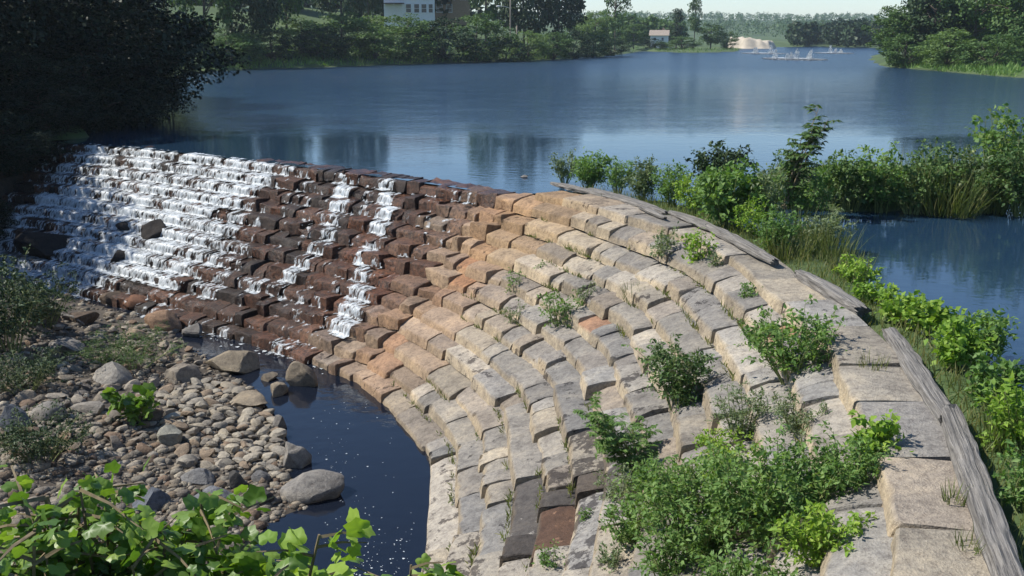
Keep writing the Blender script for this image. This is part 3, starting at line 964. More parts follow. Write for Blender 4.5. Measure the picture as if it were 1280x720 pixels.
def tree_px(name, px, py_base, py_top, wpx, depth, kind, leaf, label, group=None, cat='tree'):
    p = atd(px, py_base, depth)
    zg = drop(p.x, p.y, 200)
    top = atd(px, py_top, depth).z
    h = max(top - zg, 1.5)
    sc = depth / FPX
    return tree(name, (p.x, p.y, zg - 0.1), h, wpx * sc, kind, leaf, label, group, cat)

# dark mass over the left abutment
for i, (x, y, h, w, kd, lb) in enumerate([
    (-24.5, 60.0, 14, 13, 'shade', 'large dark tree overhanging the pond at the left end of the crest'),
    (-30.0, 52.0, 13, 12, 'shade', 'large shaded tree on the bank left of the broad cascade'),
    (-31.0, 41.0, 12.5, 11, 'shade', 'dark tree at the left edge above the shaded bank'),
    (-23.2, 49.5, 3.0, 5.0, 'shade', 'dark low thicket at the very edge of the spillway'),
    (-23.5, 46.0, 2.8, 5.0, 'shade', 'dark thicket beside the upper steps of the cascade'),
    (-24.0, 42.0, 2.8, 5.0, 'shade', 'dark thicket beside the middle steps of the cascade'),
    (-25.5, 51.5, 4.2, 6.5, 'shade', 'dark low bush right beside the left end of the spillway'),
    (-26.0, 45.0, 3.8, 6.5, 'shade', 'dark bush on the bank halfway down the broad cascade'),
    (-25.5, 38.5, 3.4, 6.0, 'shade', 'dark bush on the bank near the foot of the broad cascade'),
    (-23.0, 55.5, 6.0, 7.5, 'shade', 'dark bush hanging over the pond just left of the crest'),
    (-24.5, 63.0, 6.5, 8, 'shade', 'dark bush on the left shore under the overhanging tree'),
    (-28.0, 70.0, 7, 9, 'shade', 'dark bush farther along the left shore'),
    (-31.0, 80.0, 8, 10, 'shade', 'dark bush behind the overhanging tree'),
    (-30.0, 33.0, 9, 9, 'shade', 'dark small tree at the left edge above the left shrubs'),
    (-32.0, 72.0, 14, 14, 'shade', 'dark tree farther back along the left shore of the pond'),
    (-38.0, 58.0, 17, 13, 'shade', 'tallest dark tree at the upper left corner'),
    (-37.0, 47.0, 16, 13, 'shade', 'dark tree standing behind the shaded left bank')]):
    tree('shade_tree', (x, y, drop(x, y) - 0.2), h, w, kd, 'leaf_shade_tint', lb)

# trees and bushes on the far shore: (px, base, top, width, depth, kind, leaf, label)
FAR = [
 (262, 80, -110, 95, 158, 'round', 'leaf_mid', 'big leafy tree on the far shore next to the dark left trees'),
 (318, 74, -100, 80, 168, 'dense', 'leaf_dark', 'dark rounded tree on the far shore above the bright grass'),
 (225, 86, 20, 60, 150, 'bush', 'leaf_mid', 'light green bush at the water beside the dark left trees'),
 (286, 84, 40, 60, 152, 'bush', 'leaf_mid', 'low bush at the left end of the bright shore grass'),
 (300, 84, 38, 66, 158, 'bush', 'leaf_mid', 'wide bush on the far shore under the dark rounded tree'),
 (340, 83, 34, 66, 164, 'bush', 'leaf_dark', 'dark bush on the far shore left of the pale green bush'),
 (250, 82, 26, 60, 168, 'bush', 'leaf_mid', 'bush behind the first far shore bushes'),
 (405, 79, 30, 60, 170, 'bush', 'leaf_dark', 'dark bush between the two pale far shore bushes'),
 (360, 76, -100, 70, 178, 'round', 'leaf_mid', 'leafy tree left of the pale bushes on the far bank'),
 (380, 78, 20, 72, 172, 'bush', 'leaf_pale', 'pale green bush on the far shore right of the bright grass'),
 (428, 78, 14, 76, 176, 'bush', 'leaf_mid', 'bush on the far shore left of the white house'),
 (470, 78, 16, 76, 180, 'bush', 'leaf_pale', 'bush on the far shore below the left end of the white house'),
 (430, 60, -105, 66, 205, 'dense', 'leaf_dark', 'dark tree rising behind the bushes left of the white house'),
 (462, 62, -95, 40, 215, 'round', 'leaf_dark', 'dark tree touching the left end of the white house'),
 (512, 78, 16, 80, 186, 'bush', 'leaf_mid', 'bush on the far shore directly below the white house'),
 (556, 77, 18, 74, 190, 'bush', 'leaf_dark', 'dark bush on the far shore below the tan house'),
 (596, 76, 16, 70, 196, 'bush', 'leaf_mid', 'tall bush on the far shore right of the tan house'),
 (608, 62, -95, 52, 225, 'round', 'leaf_mid', 'tree rising right of the tan house'),
 (632, 74, 44, 58, 198, 'bush', 'leaf_dark', 'bush on the far shore in front of the utility pole'),
 (660, 72, 36, 50, 206, 'bush', 'leaf_pale', 'pale bush on the far shore just right of the short post'),
 (655, 60, -95, 66, 235, 'dense', 'leaf_dark', 'very dark tall tree behind the utility pole'),
 (697, 60, -60, 62, 240, 'dense', 'leaf_dark', 'very dark tall tree right of the utility pole'),
 (692, 72, 36, 48, 214, 'bush', 'leaf_mid', 'bush at the waterline under the very dark trees'),
 (716, 71, 34, 46, 226, 'bush', 'leaf_dark', 'dark bush at the waterline right of the very dark trees'),
 (742, 70, 38, 42, 240, 'bush', 'leaf_mid', 'bush at the tip of the far left shore'),
 (764, 69, 44, 36, 256, 'bush', 'leaf_dark', 'small dark bush at the end of the left shore point'),
 (768, 64, -14, 46, 290, 'open', 'leaf_mid', 'tall thin-crowned tree above the left shore point'),
 (744, 64, 12, 44, 300, 'round', 'leaf_pale', 'pale tree left of the tall thin-crowned tree'),
 (792, 64, 28, 34, 330, 'round', 'leaf_mid', 'rounded tree right of the tall thin-crowned tree'),
 (812, 64, 46, 26, 335, 'bush', 'leaf_dark', 'dark bush left of the small white house'),
 (845, 65, 10, 34, 345, 'tall', 'leaf_dark', 'left one of the two tall slim trees by the white house'),
 (867, 65, -8, 30, 350, 'tall', 'leaf_mid', 'right and taller one of the two slim trees by the white house'),
 (852, 66, 44, 40, 340, 'bush', 'leaf_mid', 'low bush on the shore under the two slim trees'),
 (888, 65, 28, 36, 350, 'round', 'leaf_mid', 'round tree right of the two slim trees'),
 (908, 65, 38, 24, 350, 'bush', 'leaf_mid', 'bush at the right end of the middle point'),
 (826, 66, 52, 22, 338, 'bush', 'leaf_pale', 'low shore bush in front of the small white house'),
 (1122, 84, 2, 66, 168, 'dense', 'leaf_mid', 'large tree at the left end of the right shore'),
 (1130, 84, 40, 56, 160, 'bush', 'leaf_mid', 'bush overhanging the water at the tip of the right shore'),
 (1165, 84, -40, 92, 165, 'dense', 'leaf_dark', 'tall dark tree in the middle of the right shore'),
 (1215, 86, -45, 96, 158, 'round', 'leaf_mid', 'tall leafy tree on the right shore left of the frame edge'),
 (1270, 90, -45, 100, 150, 'dense', 'leaf_mid', 'tall tree at the right edge above the pond'),
 (1182, 87, 34, 70, 150, 'bush', 'leaf_pale', 'pale bush on the right shore below the tall dark tree'),
 (1240, 91, 40, 76, 142, 'bush', 'leaf_mid', 'bush on the right shore near the frame edge'),
 (1145, 70, -25, 60, 195, 'round', 'leaf_dark', 'dark tree behind the left end of the right shore'),
]
for (px, b, t, w, dep, kd, lf, lb) in FAR:
    tree_px('shore_bush' if kd == 'bush' else 'shore_tree', px, b, t, w, dep, kd, lf, lb, cat='bush' if kd == 'bush' else 'tree')
# background woods that read as one mass
def wood(name, n, xr, yr, hr, leaf, label, seed, per=260):
    rng = np.random.default_rng(seed)
    P, D, Nn, L = [], [], [], []
    Y = rng.uniform(yr[0], yr[1], n); X = np.array([rng.uniform(*xr(y)) for y in Y]); Zg = terrain(X, Y)
    for i in range(n):
        x, y, zg = X[i], Y[i], Zg[i]
        if zg < 0.05: continue
        h = rng.uniform(*hr); rx = h * rng.uniform(0.3, 0.45)
        v = rdir(per, rng, 0.5)
        rad = 1 + 0.25 * vnoise(v + i * 3.1, 1.8, 1)
        q = v * (rng.uniform(0.6, 1.0, per) ** .5 * rad)[:, None] * np.array([rx, rx, h * 0.5]) + np.array([x, y, zg + h * 0.5])
        P.append(q); D.append(rng.normal(size=(per, 3))); Nn.append(v + np.array([0, 0, 0.5]) + rng.normal(size=(per, 3)) * .4)
        L.append(np.full(per, h * 0.16) * rng.uniform(.6, 1.3, per))
    P, D, Nn, L = map(np.concatenate, (P, D, Nn, L))
    V, F = leaf_cloud(T_DIAMOND, P, D, Nn, L, L * 0.8)
    o_ = link(name, mesh_np(name, V, F), M[leaf])
    tag(o_, label, 'wood', kind='stuff')
wood('far_wood', 150, lambda y: (y * 0.275, y * 0.42), (400, 560), (6.5, 10.5), 'leaf_dark', 'dark wooded shore at the far end of the pond', 1, 240)
wood('hill_wood', 900, lambda y: (y * 0.05, y * 0.55), (850, 1750), (8, 12), 'leaf_mid', 'hazy wooded hills on the horizon', 2, 60)
wood('bank_wood', 90, lambda y: (-0.62 * y, -0.02 * y), (235, 330), (9, 15), 'leaf_dark', 'trees behind the houses on the far left bank', 3, 260)
wood('shore_wood', 60, lambda y: (0.06 * y, 0.17 * y), (380, 460), (7, 10.5), 'leaf_mid', 'hazy trees behind the small white house', 4, 240)
wood('side_wood', 60, lambda y: (0.42 * y, 0.62 * y), (175, 240), (11, 17), 'leaf_dark', 'woods behind the right shore', 5, 300)

# ------------------------------------------------------------------ buildings, poles, sand bank, fountains
def house(name, x, y, z, w, dpt, h, roof_h, wall, label, wins, rz=0.0, porch=False, rmat='roof'):
    root = empty(name, (x, y, z)); root.rotation_euler = (0, 0, rz)
    tag(root, label, 'house')
    m_ = MB(); m_.box((0, 0, h / 2 - 1), (w, dpt, h + 2)); m_.build('wall', M[wall], root)
    m_ = MB(); e = 0.5
    X, Yv = w / 2 + e, dpt / 2 + e
    m_.add([(-X, -Yv, h), (X, -Yv, h), (X, Yv, h), (-X, Yv, h), (-X, 0, h + roof_h), (X, 0, h + roof_h)], [(0, 1, 5, 4), (2, 3, 4, 5), (0, 4, 3), (1, 2, 5), (3, 2, 1, 0)])
    rf = m_.build('roof', M[rmat], root)
    m_ = MB(); m_.box((w * 0.22, 0.4, h + roof_h * 0.9), (0.8, 0.8, 1.8)); m_.build('chimney', M['house_tan'], rf)
    for (wx, wz, ww, wh) in wins:
        m_ = MB()
        for sx in (-1, 1): m_.box((wx + sx * ww / 2, -dpt / 2 - 0.05, wz), (0.14, 0.12, wh + 0.28))
        for sz in (-1, 1): m_.box((wx, -dpt / 2 - 0.04, wz + sz * wh / 2), (ww - 0.14, 0.10, 0.14))
        m_.box((wx, -dpt / 2 - 0.03, wz), (ww - 0.14, 0.06, 0.07))
        f = m_.build('window', M['house_white'], root)
        m_ = MB(); m_.box((wx, -dpt / 2 - 0.012, wz), (ww - 0.1, 0.02, wh - 0.1)); m_.build('pane', M['pane'], f)
    if porch:
        m_ = MB(); m_.box((-w * .3, -dpt / 2 - 1.0, 2.9), (w * .4, 2.0, 0.22)); pr = m_.build('porch_roof', M['roof'], root)
        for q in (-.48, -.3, -.12):
            m_ = MB(); m_.box((w * q, -dpt / 2 - 1.85, 1.2), (0.18, 0.18, 3.2)); m_.build('porch_post', M['house_white'], pr)
    return root
p = atd(512, 22, 232); zg = drop(p.x, p.y, 200)
house('white_house', p.x, p.y, p.z, 11.2, 9, 7.4, 3.2, 'house_white', 'white clapboard house above the far left bank', [(-3.9, 4.6, 1.1, 1.7), (-1.6, 4.6, 1.1, 1.7), (0.9, 4.6, 1.1, 1.7), (3.6, 4.6, 1.1, 1.7), (-0.2, 1.9, 1.2, 1.9), (1.6, 1.9, 1.2, 1.9), (3.2, 1.9, 1.2, 1.9), (4.7, 1.9, 1.0, 1.9)], 0.1, True)
p = atd(564, 20, 238)
house('tan_house', p.x, p.y, p.z, 8.6, 8, 6.4, 2.8, 'house_tan', 'tan brick house right of the white house', [(-2.6, 4.3, 1.2, 1.6), (0.2, 4.3, 1.2, 1.6), (2.8, 4.3, 1.2, 1.6), (-2.6, 1.6, 1.3, 1.7), (-0.4, 1.6, 1.3, 1.7)], 0.05)
p = atd(824, 55, 370)
house('white_cottage', p.x, p.y, p.z, 6.2, 6, 3.0, 1.9, 'house_white', 'small white cottage between the far trees', [(-1.4, 1.7, 0.9, 1.1), (1.3, 1.7, 0.9, 1.1)], -0.2, False, 'pole')

def pole(px, yb, yt, dep, name, label, arm=True, r=0.16):
    b_ = atd(px, yb, dep); t_ = atd(px, yt, dep)
    root = empty(name, (b_.x, b_.y, b_.z)); tag(root, label, 'pole')
    h_ = t_.z - b_.z
    m_ = MB(); m_.tube([(0, 0, -3), (0, 0, h_ * .5), (0, 0, h_)], [r, r * .9, r * .75], 8); m_.build('shaft', M['pole'], root, True)
    if arm:
        m_ = MB(); m_.box((0, -0.15, h_ - 0.7), (2.4, 0.14, 0.14)); c_ = m_.build('crossarm', M['pole'], root)
        for q in (-1.05, -.4, .4, 1.05):
            m_ = MB(); m_.tube([(q, -.15, h_ - .63), (q, -.15, h_ - .5), (q, -.15, h_ - .42)], [.05, .07, .03], 6); m_.build('insulator', M['metal'], c_)
        zl = atd(px, 8, dep).z - b_.z
        m_ = MB(); m_.tube([(0, -.1, zl - .4), (-1.2, -.5, zl), (-2.2, -.8, zl + .05)], [.05, .045, .04], 6); l_ = m_.build('lamp_arm', M['metal'], root)
        m_ = MB(); m_.tube([(-2.1, -.8, zl + .04), (-2.5, -.85, zl + .0), (-2.95, -.9, zl - .03)], [.1, .22, .1], 8); m_.build('lamp_head', M['metal'], l_, True)
    return root
pole(638, 52, -14, 214, 'utility_pole', 'tall wooden utility pole with crossarm and street lamp on the far bank')
pole(646, 54, 32, 212, 'short_post', 'short bare wooden post just right of the utility pole', False, 0.15)

rng = np.random.default_rng(3)
sb0 = atd(940, 60, 400)
uu, vv = np.meshgrid(np.linspace(-1, 1, 40), np.linspace(-1, 1, 24))
rr = np.sqrt(uu ** 2 + vv ** 2)
sx = sb0.x + uu * 10.5; sy = sb0.y + vv * 12
hz = (4.4 - 1.2 * uu) * sstep(1.0, 0.66, rr + 0.16 * vnoise(np.stack([sx.ravel(), sy.ravel(), sx.ravel() * 0], 1), 0.3, 3).reshape(uu.shape)) * (0.86 + 0.22 * vnoise(np.stack([sx.ravel(), sy.ravel(), sx.ravel() * 0], 1), 0.4).reshape(uu.shape)) - 0.6
o = link('sand_bank', mesh_np('sand_bank', np.stack([sx, sy, hz], -1).reshape(-1, 3), grid_faces(24, 40), True), M['sand'])
tag(o, 'bare heap of pale sand on the far shore', 'sand bank')

def fountain(px, py, wpx, hpx, njet, label, seed):
    rng = np.random.default_rng(seed)
    b_ = at(px, py, ZW); dep = b_.y; w = wpx * dep / FPX; hh = hpx * dep / FPX * 1.15
    root = empty('fountain', (b_.x, b_.y, 0)); tag(root, label, 'fountain', 'white water jets in the pond')
    P = []
    n = 1100
    a = rng.uniform(0, 6.283, n); q = np.sqrt(rng.uniform(0, 1, n))
    P = np.stack([np.cos(a) * q * w / 2, np.sin(a) * q * w * 1.1, np.full(n, 0.03)], 1)
    V, F = leaf_cloud(T_DIAMOND, P, np.stack([np.cos(a), np.sin(a) * .3, a * 0 + .05], 1) + rng.normal(size=(n, 3)) * .2, np.tile([0, 0, 1.0], (n, 1)), rng.uniform(.3, 1.0, n), rng.uniform(.3, .7, n))
    V[:, 2] = np.clip(V[:, 2], 0.01, 0.12)
    link('foam_patch', mesh_np('foam_patch', V, F), M['foam'], root)['kind'] = 'stuff'
    for i in range(njet):
        jx = (i + .5) / njet * w * .8 - w * .4 + rng.normal() * .3; jy = rng.normal() * w * .3; jh = hh * rng.uniform(.45, 1.0)
        n = 170
        t = rng.uniform(0, 1, n) ** 1.4; a = rng.uniform(0, 6.283, n); rad = 0.15 + 0.75 * (1 - t) * rng.uniform(0, 1, n)
        P = np.stack([jx + np.cos(a) * rad, jy + np.sin(a) * rad, jh * t], 1)
        V, F = leaf_cloud(T_DIAMOND, P, rng.normal(size=(n, 3)) * .4 + np.array([0, 0, 1]), rng.normal(size=(n, 3)), rng.uniform(.12, .35, n), rng.uniform(.08, .2, n))
        link('jet', mesh_np('jet', V, F), M['foam'], root)['kind'] = 'stuff'
fountain(992, 74, 64, 11, 6, 'largest white fountain spraying in the middle of the pond', 1)
fountain(954, 67, 44, 9, 4, 'small white fountain left of the largest one', 2)
fountain(1042, 66.5, 36, 8, 3, 'small white fountain right of the largest one', 3)

# ------------------------------------------------------------------ crest timbers
def log(a, b, w, h, label, seed, name='weathered_timber', taper=0.8, lift=0.0):
    rng = np.random.default_rng(seed)
    a, b = Vector(a), Vector(b)
    L = (b - a).length
    nseg, nc = max(12, int(L / 0.07)), 26
    V = np.zeros((nseg + 1, nc, 3))
    off = rng.uniform(0, 20)
    for i in range(nseg + 1):
        t = i / nseg; x = -L / 2 + L * t
        sc = (1 - (1 - taper) * abs(2 * t - 1) ** 2.5)
        for j in range(nc):
            an = 2 * math.pi * j / nc
            c_, s_ = math.cos(an), math.sin(an)
            sq = 1 / max(abs(c_), abs(s_)) ** 0.55
            V[i, j] = (x, c_ * w / 2 * sq * sc, s_ * h / 2 * sq * sc)
    Vf = V.reshape(-1, 3)
    q = Vf * np.array([0.8, 9, 9]) + off
    q2 = Vf * np.array([3.0, 20, 20]) + off
    dsp = 0.22 * vnoise(q, 1.0, 1) + 0.34 * vnoise(q2, 1.0, 2) - 0.5 * np.maximum(vnoise(Vf * np.array([.5, 14, 14]) + off, 1.0, 3) - .35, 0)
    Vf[:, 1] *= 1 + 0.5 * dsp; Vf[:, 2] *= 1 + 0.5 * dsp
    bend = vnoise(np.stack([Vf[:, 0] * .5 + off, Vf[:, 0] * 0, Vf[:, 0] * 0], 1), 1.0, 6)
    Vf[:, 1] += 0.03 * bend; Vf[:, 2] += 0.02 * bend
    Vf[:nc, 0] += rng.normal(size=nc) * 0.07; Vf[-nc:, 0] += rng.normal(size=nc) * 0.07
    F = []
    for i in range(nseg):
        for j in range(nc):
            F.append((i * nc + j, i * nc + (j + 1) % nc, (i + 1) * nc + (j + 1) % nc, (i + 1) * nc + j))
    F.append(tuple(range(nc - 1, -1, -1))); F.append(tuple(nseg * nc + j for j in range(nc)))
    me_ = bpy.data.meshes.new(name); me_.from_pydata(Vf.tolist(), [], F); me_.update()
    sharpen(me_, 0.32)
    o_ = link(name, me_, M['timber'])
    d_ = (b - a)
    o_.rotation_euler = (0, -math.atan2(d_.z, math.hypot(d_.x, d_.y)), math.atan2(d_.y, d_.x))
    o_.location = (a + b) / 2
    tag(o_, label, 'timber', 'timbers along the crest')
    return o_
ZC = 0.33
log(at(1112, 416, ZC - .04), at(1186, 528, ZC - .04), 0.27, 0.22, 'grey cracked timber on the crest below the bright green plants', 21, taper=.9)
log(at(1184, 518, ZC - .04), at(1268, 745, ZC - .04), 0.29, 0.24, 'longest grey cracked timber running out at the lower right corner', 22, taper=.95)
log(at(1000, 342, ZC), at(1079, 388, ZC), 0.30, 0.26, 'split grey timber lying beside the still inlet', 23, taper=.7)
log(at(884, 283, ZC), at(968, 328, ZC), 0.26, 0.2, 'thin mossy timber under the weeds in the middle of the crest', 24, taper=.6)
log(at(690, 229, ZC - .05), at(770, 247, ZC - .05), 0.34, 0.16, 'flat broken timber at the water end of the dry crest', 25, taper=.5)
log(at(738, 236, ZC - .02), at(832, 266, ZC - .02), 0.42, 0.14, 'flat grey timber beside the first weeds on the crest', 26, taper=.5)
log(at(800, 258, ZC + .02), at(832, 272, ZC + .02), 0.16, 0.14, 'short dark piece of rotten timber on the crest', 27, taper=.5)
log(at(838, 265, ZC - .02), at(896, 288, ZC - .02), 0.36, 0.15, 'flat grey timber end left of the round-leaved bush', 28, taper=.6)
# drift rock at the waterline
# ------------------------------------------------------------------ rocks
def rock_mesh(name, seed, sub=3, ang=0.5, flat=1.0):
    rng = np.random.default_rng(seed)
    bm = bmesh.new(); bmesh.ops.create_icosphere(bm, subdivisions=sub, radius=1.0)
    V = np.array([v.co[:] for v in bm.verts])
    for i in range(int(4 + 8 * ang)):
        n = rng.normal(size=3); n /= np.linalg.norm(n)
        dlim = rng.uniform(0.42, 0.8) if ang > 0.55 else rng.uniform(0.66, 0.92)
        ov = V @ n - dlim
        V = V - np.maximum(ov, 0)[:, None] * n[None] * 0.93
    V *= (1 + 0.10 * vnoise(V, 1.4, seed % 9) + 0.05 * vnoise(V, 4.0, seed % 5))[:, None]
    V[:, 2] *= flat
    for v, c in zip(bm.verts, V): v.co = c
    me_ = bpy.data.meshes.new(name); bm.to_mesh(me_); bm.free()
    sharpen(me_, 0.42)
    return me_
def rock_col(me_, c, wet=0.0):
    set_col(me_, np.tile([c[0], c[1], c[2], wet], (len(me_.vertices), 1)))
TAN, GRY, BRN, RST, DRK, BLU = (.25, .21, .155), (.21, .20, .185), (.12, .088, .063), (.17, .085, .05), (.06, .058, .055), (.10, .115, .14)
BOULD = [
 (378, 482, 50, 44, .8, 20, TAN, 'angular tan boulder standing in the pool off the cobble heap'),
 (346, 494, 34, 20, .4, 80, TAN, 'small rounded boulder between the cobble heap and the angular boulder'),
 (366, 584, 52, 46, .5, 10, GRY, 'tall pale grey boulder at the edge of the pool'),
 (391, 622, 84, 36, .3, 15, GRY, 'large egg-shaped boulder lying at the waterline'),
 (288, 466, 88, 38, .8, -25, (.27, .22, .16), 'broad flat-topped brown boulder above the cobble heap'),
 (308, 510, 78, 26, .9, -40, TAN, 'long tan slab lying across the cobble heap'),
 (203, 410, 66, 32, .7, -10, (.27, .17, .11), 'reddish brown boulder at the foot of the white cascade'),
 (176, 384, 50, 24, .5, -15, RST, 'rusty brown boulder touching the white water'),
 (136, 380, 46, 28, .6, 0, BRN, 'dark brown boulder in front of the broad cascade'),
 (241, 421, 32, 24, .7, 10, GRY, 'small grey boulder where the pool begins'),
 (60, 524, 44, 28, .2, 10, GRY, 'pale rounded boulder at the left of the stony bank'),
 (14, 540, 44, 44, .6, 0, BLU, 'blue-grey boulder at the left edge of the picture'),
 (80, 440, 44, 26, .9, 20, GRY, 'grey slab among the stones near the left shrubs'),
 (62, 448, 30, 22, .8, 60, GRY, 'small grey stone left of the grey slab'),
 (140, 480, 66, 36, .6, 10, (.26, .25, .23), 'grey boulder half under the low olive bush'),
 (222, 476, 66, 26, .9, 0, (.25, .22, .18), 'low flat boulder right of the olive bush'),
 (112, 518, 56, 16, .9, 5, (.25, .23, .2), 'thin flat slab on the stony bank'),
 (246, 604, 56, 18, .9, -25, (.2, .2, .2), 'dark thin slab below the cobble heap'),
 (295, 608, 38, 26, .5, 0, DRK, 'dark grey boulder in the shade below the cobbles'),
 (326, 602, 26, 20, .3, 0, (.15, .15, .15), 'small dark round stone beside the tall pale boulder'),
 (331, 630, 28, 22, .3, 0, DRK, 'dark round stone at the waterline left of the egg-shaped boulder'),
 (190, 634, 56, 34, .6, 10, BLU, 'blue-grey boulder showing between the vine leaves'),
 (242, 690, 34, 24, .4, 0, DRK, 'dark stone low between the vine leaves'),
 (350, 536, 24, 34, .7, 0, GRY, 'narrow grey stone on the pool side of the cobble heap'),
 (214, 556, 46, 30, .9, -35, (.3, .27, .22), 'tan slab on the left flank of the cobble heap'),
 (262, 630, 60, 26, .7, 0, (.16, .17, .19), 'flat grey stone just above the vine leaves'),
 (336, 476, 28, 14, .8, 30, (.2, .17, .13), 'small brown slab at the waterline behind the cobbles'),
 (100, 405, 50, 26, .6, 0, BRN, 'brown boulder left of the dark brown one'),
 (55, 400, 44, 26, .6, 0, BRN, 'brown boulder beside the left shrubs'),
 (168, 425, 44, 22, .7, 0, (.24, .19, .14), 'brown stone behind the olive bush'),
 (655, 222, 14, 5, .6, 0, GRY, 'small pale rock breaking the pond surface by the crest'),
]
placed = []
BPOS = []
def put_rock(name, px, py, wpx, hpx, ang, rz, c, label, seed, cat='boulder', wet=0):
    p = hit(px, py) if py > 240 else at(px, py, ZW)
    if p.z < ZP and py > 240: p = at(px, py, ZP)
    dep = (p - Vector((0, 0, CAM_Z))).length
    w = wpx * dep / FPX * .80; h = hpx * dep / FPX * .9
    ang = min(1.0, ang + .2); c = tuple(min(q, .26) for q in c)
    me_ = rock_mesh(name, seed, 4 if wpx > 40 else 3, ang); rock_col(me_, c, wet)
    o_ = link(name, me_, M['stone'])
    o_.scale = (w / 1.72, w / 1.72 * (0.72 if w > h * 1.6 else 0.85), h / 1.7)
    o_.rotation_euler = (random.uniform(-.12, .12), random.uniform(-.12, .12), math.radians(rz))
    o_.location = (p.x, p.y + w * 0.15, p.z + h * 0.20)
    tag(o_, label, cat)
    placed.append((p.x, p.y + w * .15, w * .46))
    BPOS.append((p.x, p.y, label))
    return o_
for i, (px, py, w, h, ang, rz, c, lb) in enumerate(BOULD):
    put_rock('boulder', px, py, w, h, ang, rz, c, lb, 50 + i)
# two black rocks standing in the cascade
for px, py, w, h, lb in [(62, 318, 80, 46, 'big black rock in the shaded left side of the cascade'), (200, 300, 48, 34, 'dark wet rock breaking the middle of the broad cascade'), (150, 330, 40, 26, 'dark wet rock low in the broad cascade'), (163, 288, 40, 16, 'flat dark rock in the left part of the broad cascade')]:
    o = put_rock('wet_rock', px, py, w, h, .6, 0, (.022, .018, .016), lb, 300 + px, 'rock', 0.0)
    o.location.y -= 0.2
# cobbles
cob_mesh = {}
PAL_T = [(.33, .29, .225), (.30, .275, .23), (.26, .235, .195), (.37, .335, .27), (.27, .21, .15)]
PAL_B = [(.21, .18, .14), (.27, .235, .185), (.17, .15, .128), (.32, .285, .235), (.21, .15, .105)]
cr = random.Random(9)
def cobbles(n, poly, size, pal, pk, label, group, tries=9000):
    k = 0
    xs = [p[0] for p in poly]; ys = [p[1] for p in poly]
    for _ in range(tries):
        if k >= n: break
        px, py = cr.uniform(min(xs), max(xs)), cr.uniform(min(ys), max(ys))
        if poly_sd(np.array([px]), np.array([py]), poly)[0] > 0: continue
        p = hit(px, py)
        if p.z < ZP - 0.02: continue
        w = cr.uniform(*size)
        if any((p.x - a) ** 2 + (p.y - b) ** 2 < (c + w * .42) ** 2 for a, b, c in placed): continue
        placed.append((p.x, p.y, w * .42))
        ci = cr.randrange(5)
        o_ = link('cobble', cobble_get(cr.randrange(6), ci, pk), M['stone'])
        o_.location = (p.x, p.y, p.z + w * 0.12 + cr.uniform(0, .05))
        o_.scale = (w / 2 * cr.uniform(1.0, 1.35), w / 2 * cr.uniform(.8, 1.0), w / 2 * cr.uniform(.6, 1.1))
        o_.rotation_euler = (cr.uniform(-.35, .35), cr.uniform(-.35, .35), cr.uniform(0, 6.28))
        near = min(BPOS, key=lambda q: (q[0] - p.x) ** 2 + (q[1] - p.y) ** 2)[2]
        szw = 'small' if w < size[0] + .33 * (size[1] - size[0]) else ('large' if w > size[0] + .7 * (size[1] - size[0]) else 'middling')
        tag(o_, '%s %s %s, nearest to the %s' % (szw, (('tan', 'beige', 'drab', 'pale', 'ochre'), ('dark brown', 'tan', 'blackish', 'pale', 'reddish'))[pk][ci], label, ' '.join(near.split()[:4 if len(near.split()) < 9 else 5])), 'cobble', group)
        k += 1
    return k
def cobble_get(v, ci, pk):
    pal = PAL_B if pk else PAL_T
    key = (v, ci, pk)
    if key not in cob_mesh:
        m_ = rock_mesh('cobble', 700 + v, 2, 0.2 if not pk and v < 4 else 0.7, 0.62); rock_col(m_, pal[ci]); cob_mesh[key] = m_
    return cob_mesh[key]
HEAP = [(200, 492), (262, 478), (330, 500), (350, 530), (350, 590), (300, 590), (235, 585), (205, 545)]
cobbles(150, HEAP, (0.26, 0.50), PAL_T, 0, 'cobble in the heap', 'tan cobbles in the heap')
cobbles(130, [(40, 395), (150, 395), (250, 440), (260, 480), (200, 500), (205, 560), (120, 590), (20, 560), (10, 470)], (0.24, 0.52), PAL_B, 1, 'stone on the bank', 'brown stones on the left bank')
# gravel between them
rng = np.random.default_rng(17)
bm = bmesh.new(); bmesh.ops.create_icosphere(bm, subdivisions=1, radius=1.0)
IV = np.array([v.co[:] for v in bm.verts]); IF = np.array([[v.index for v in f.verts] for f in bm.faces]); bm.free()
GVs, GFs, GCs, n0 = [], [], [], 0
for _ in range(7000):
    px, py = rng.uniform(-20, 400), rng.uniform(370, 700)
    p = hit(px, py)
    if p.z < ZP - 0.03 or p.y < 12.5 or p.z > -2.5: continue
    if sd([p.x], [p.y])[1][0] < D_TOE - .2: continue
    w = rng.uniform(0.03, 0.09) if rng.uniform() < .75 else rng.uniform(.09, .2)
    V = IV * (1 + 0.25 * rng.normal(size=(len(IV), 1)) * .6) * np.array([w, w * rng.uniform(.6, 1), w * rng.uniform(.4, .7)])
    an = rng.uniform(0, 6.28); c_, s_ = math.cos(an), math.sin(an)
    V = np.stack([V[:, 0] * c_ - V[:, 1] * s_, V[:, 0] * s_ + V[:, 1] * c_, V[:, 2]], 1) + np.array([p.x, p.y, p.z + .01])
    GVs.append(V); GFs.append(IF + n0); n0 += len(V)
    cc = np.array((PAL_B + PAL_T)[rng.integers(10)]) * rng.uniform(.6, 1.1)
    GCs.append(np.tile([cc[0], cc[1], cc[2], 0], (len(V), 1)))
me = mesh_np('gravel', np.concatenate(GVs), np.concatenate(GFs), True); set_col(me, np.concatenate(GCs))
tag(link('gravel', me, M['stone']), 'coarse brown gravel of the left bank', 'gravel', kind='stuff')
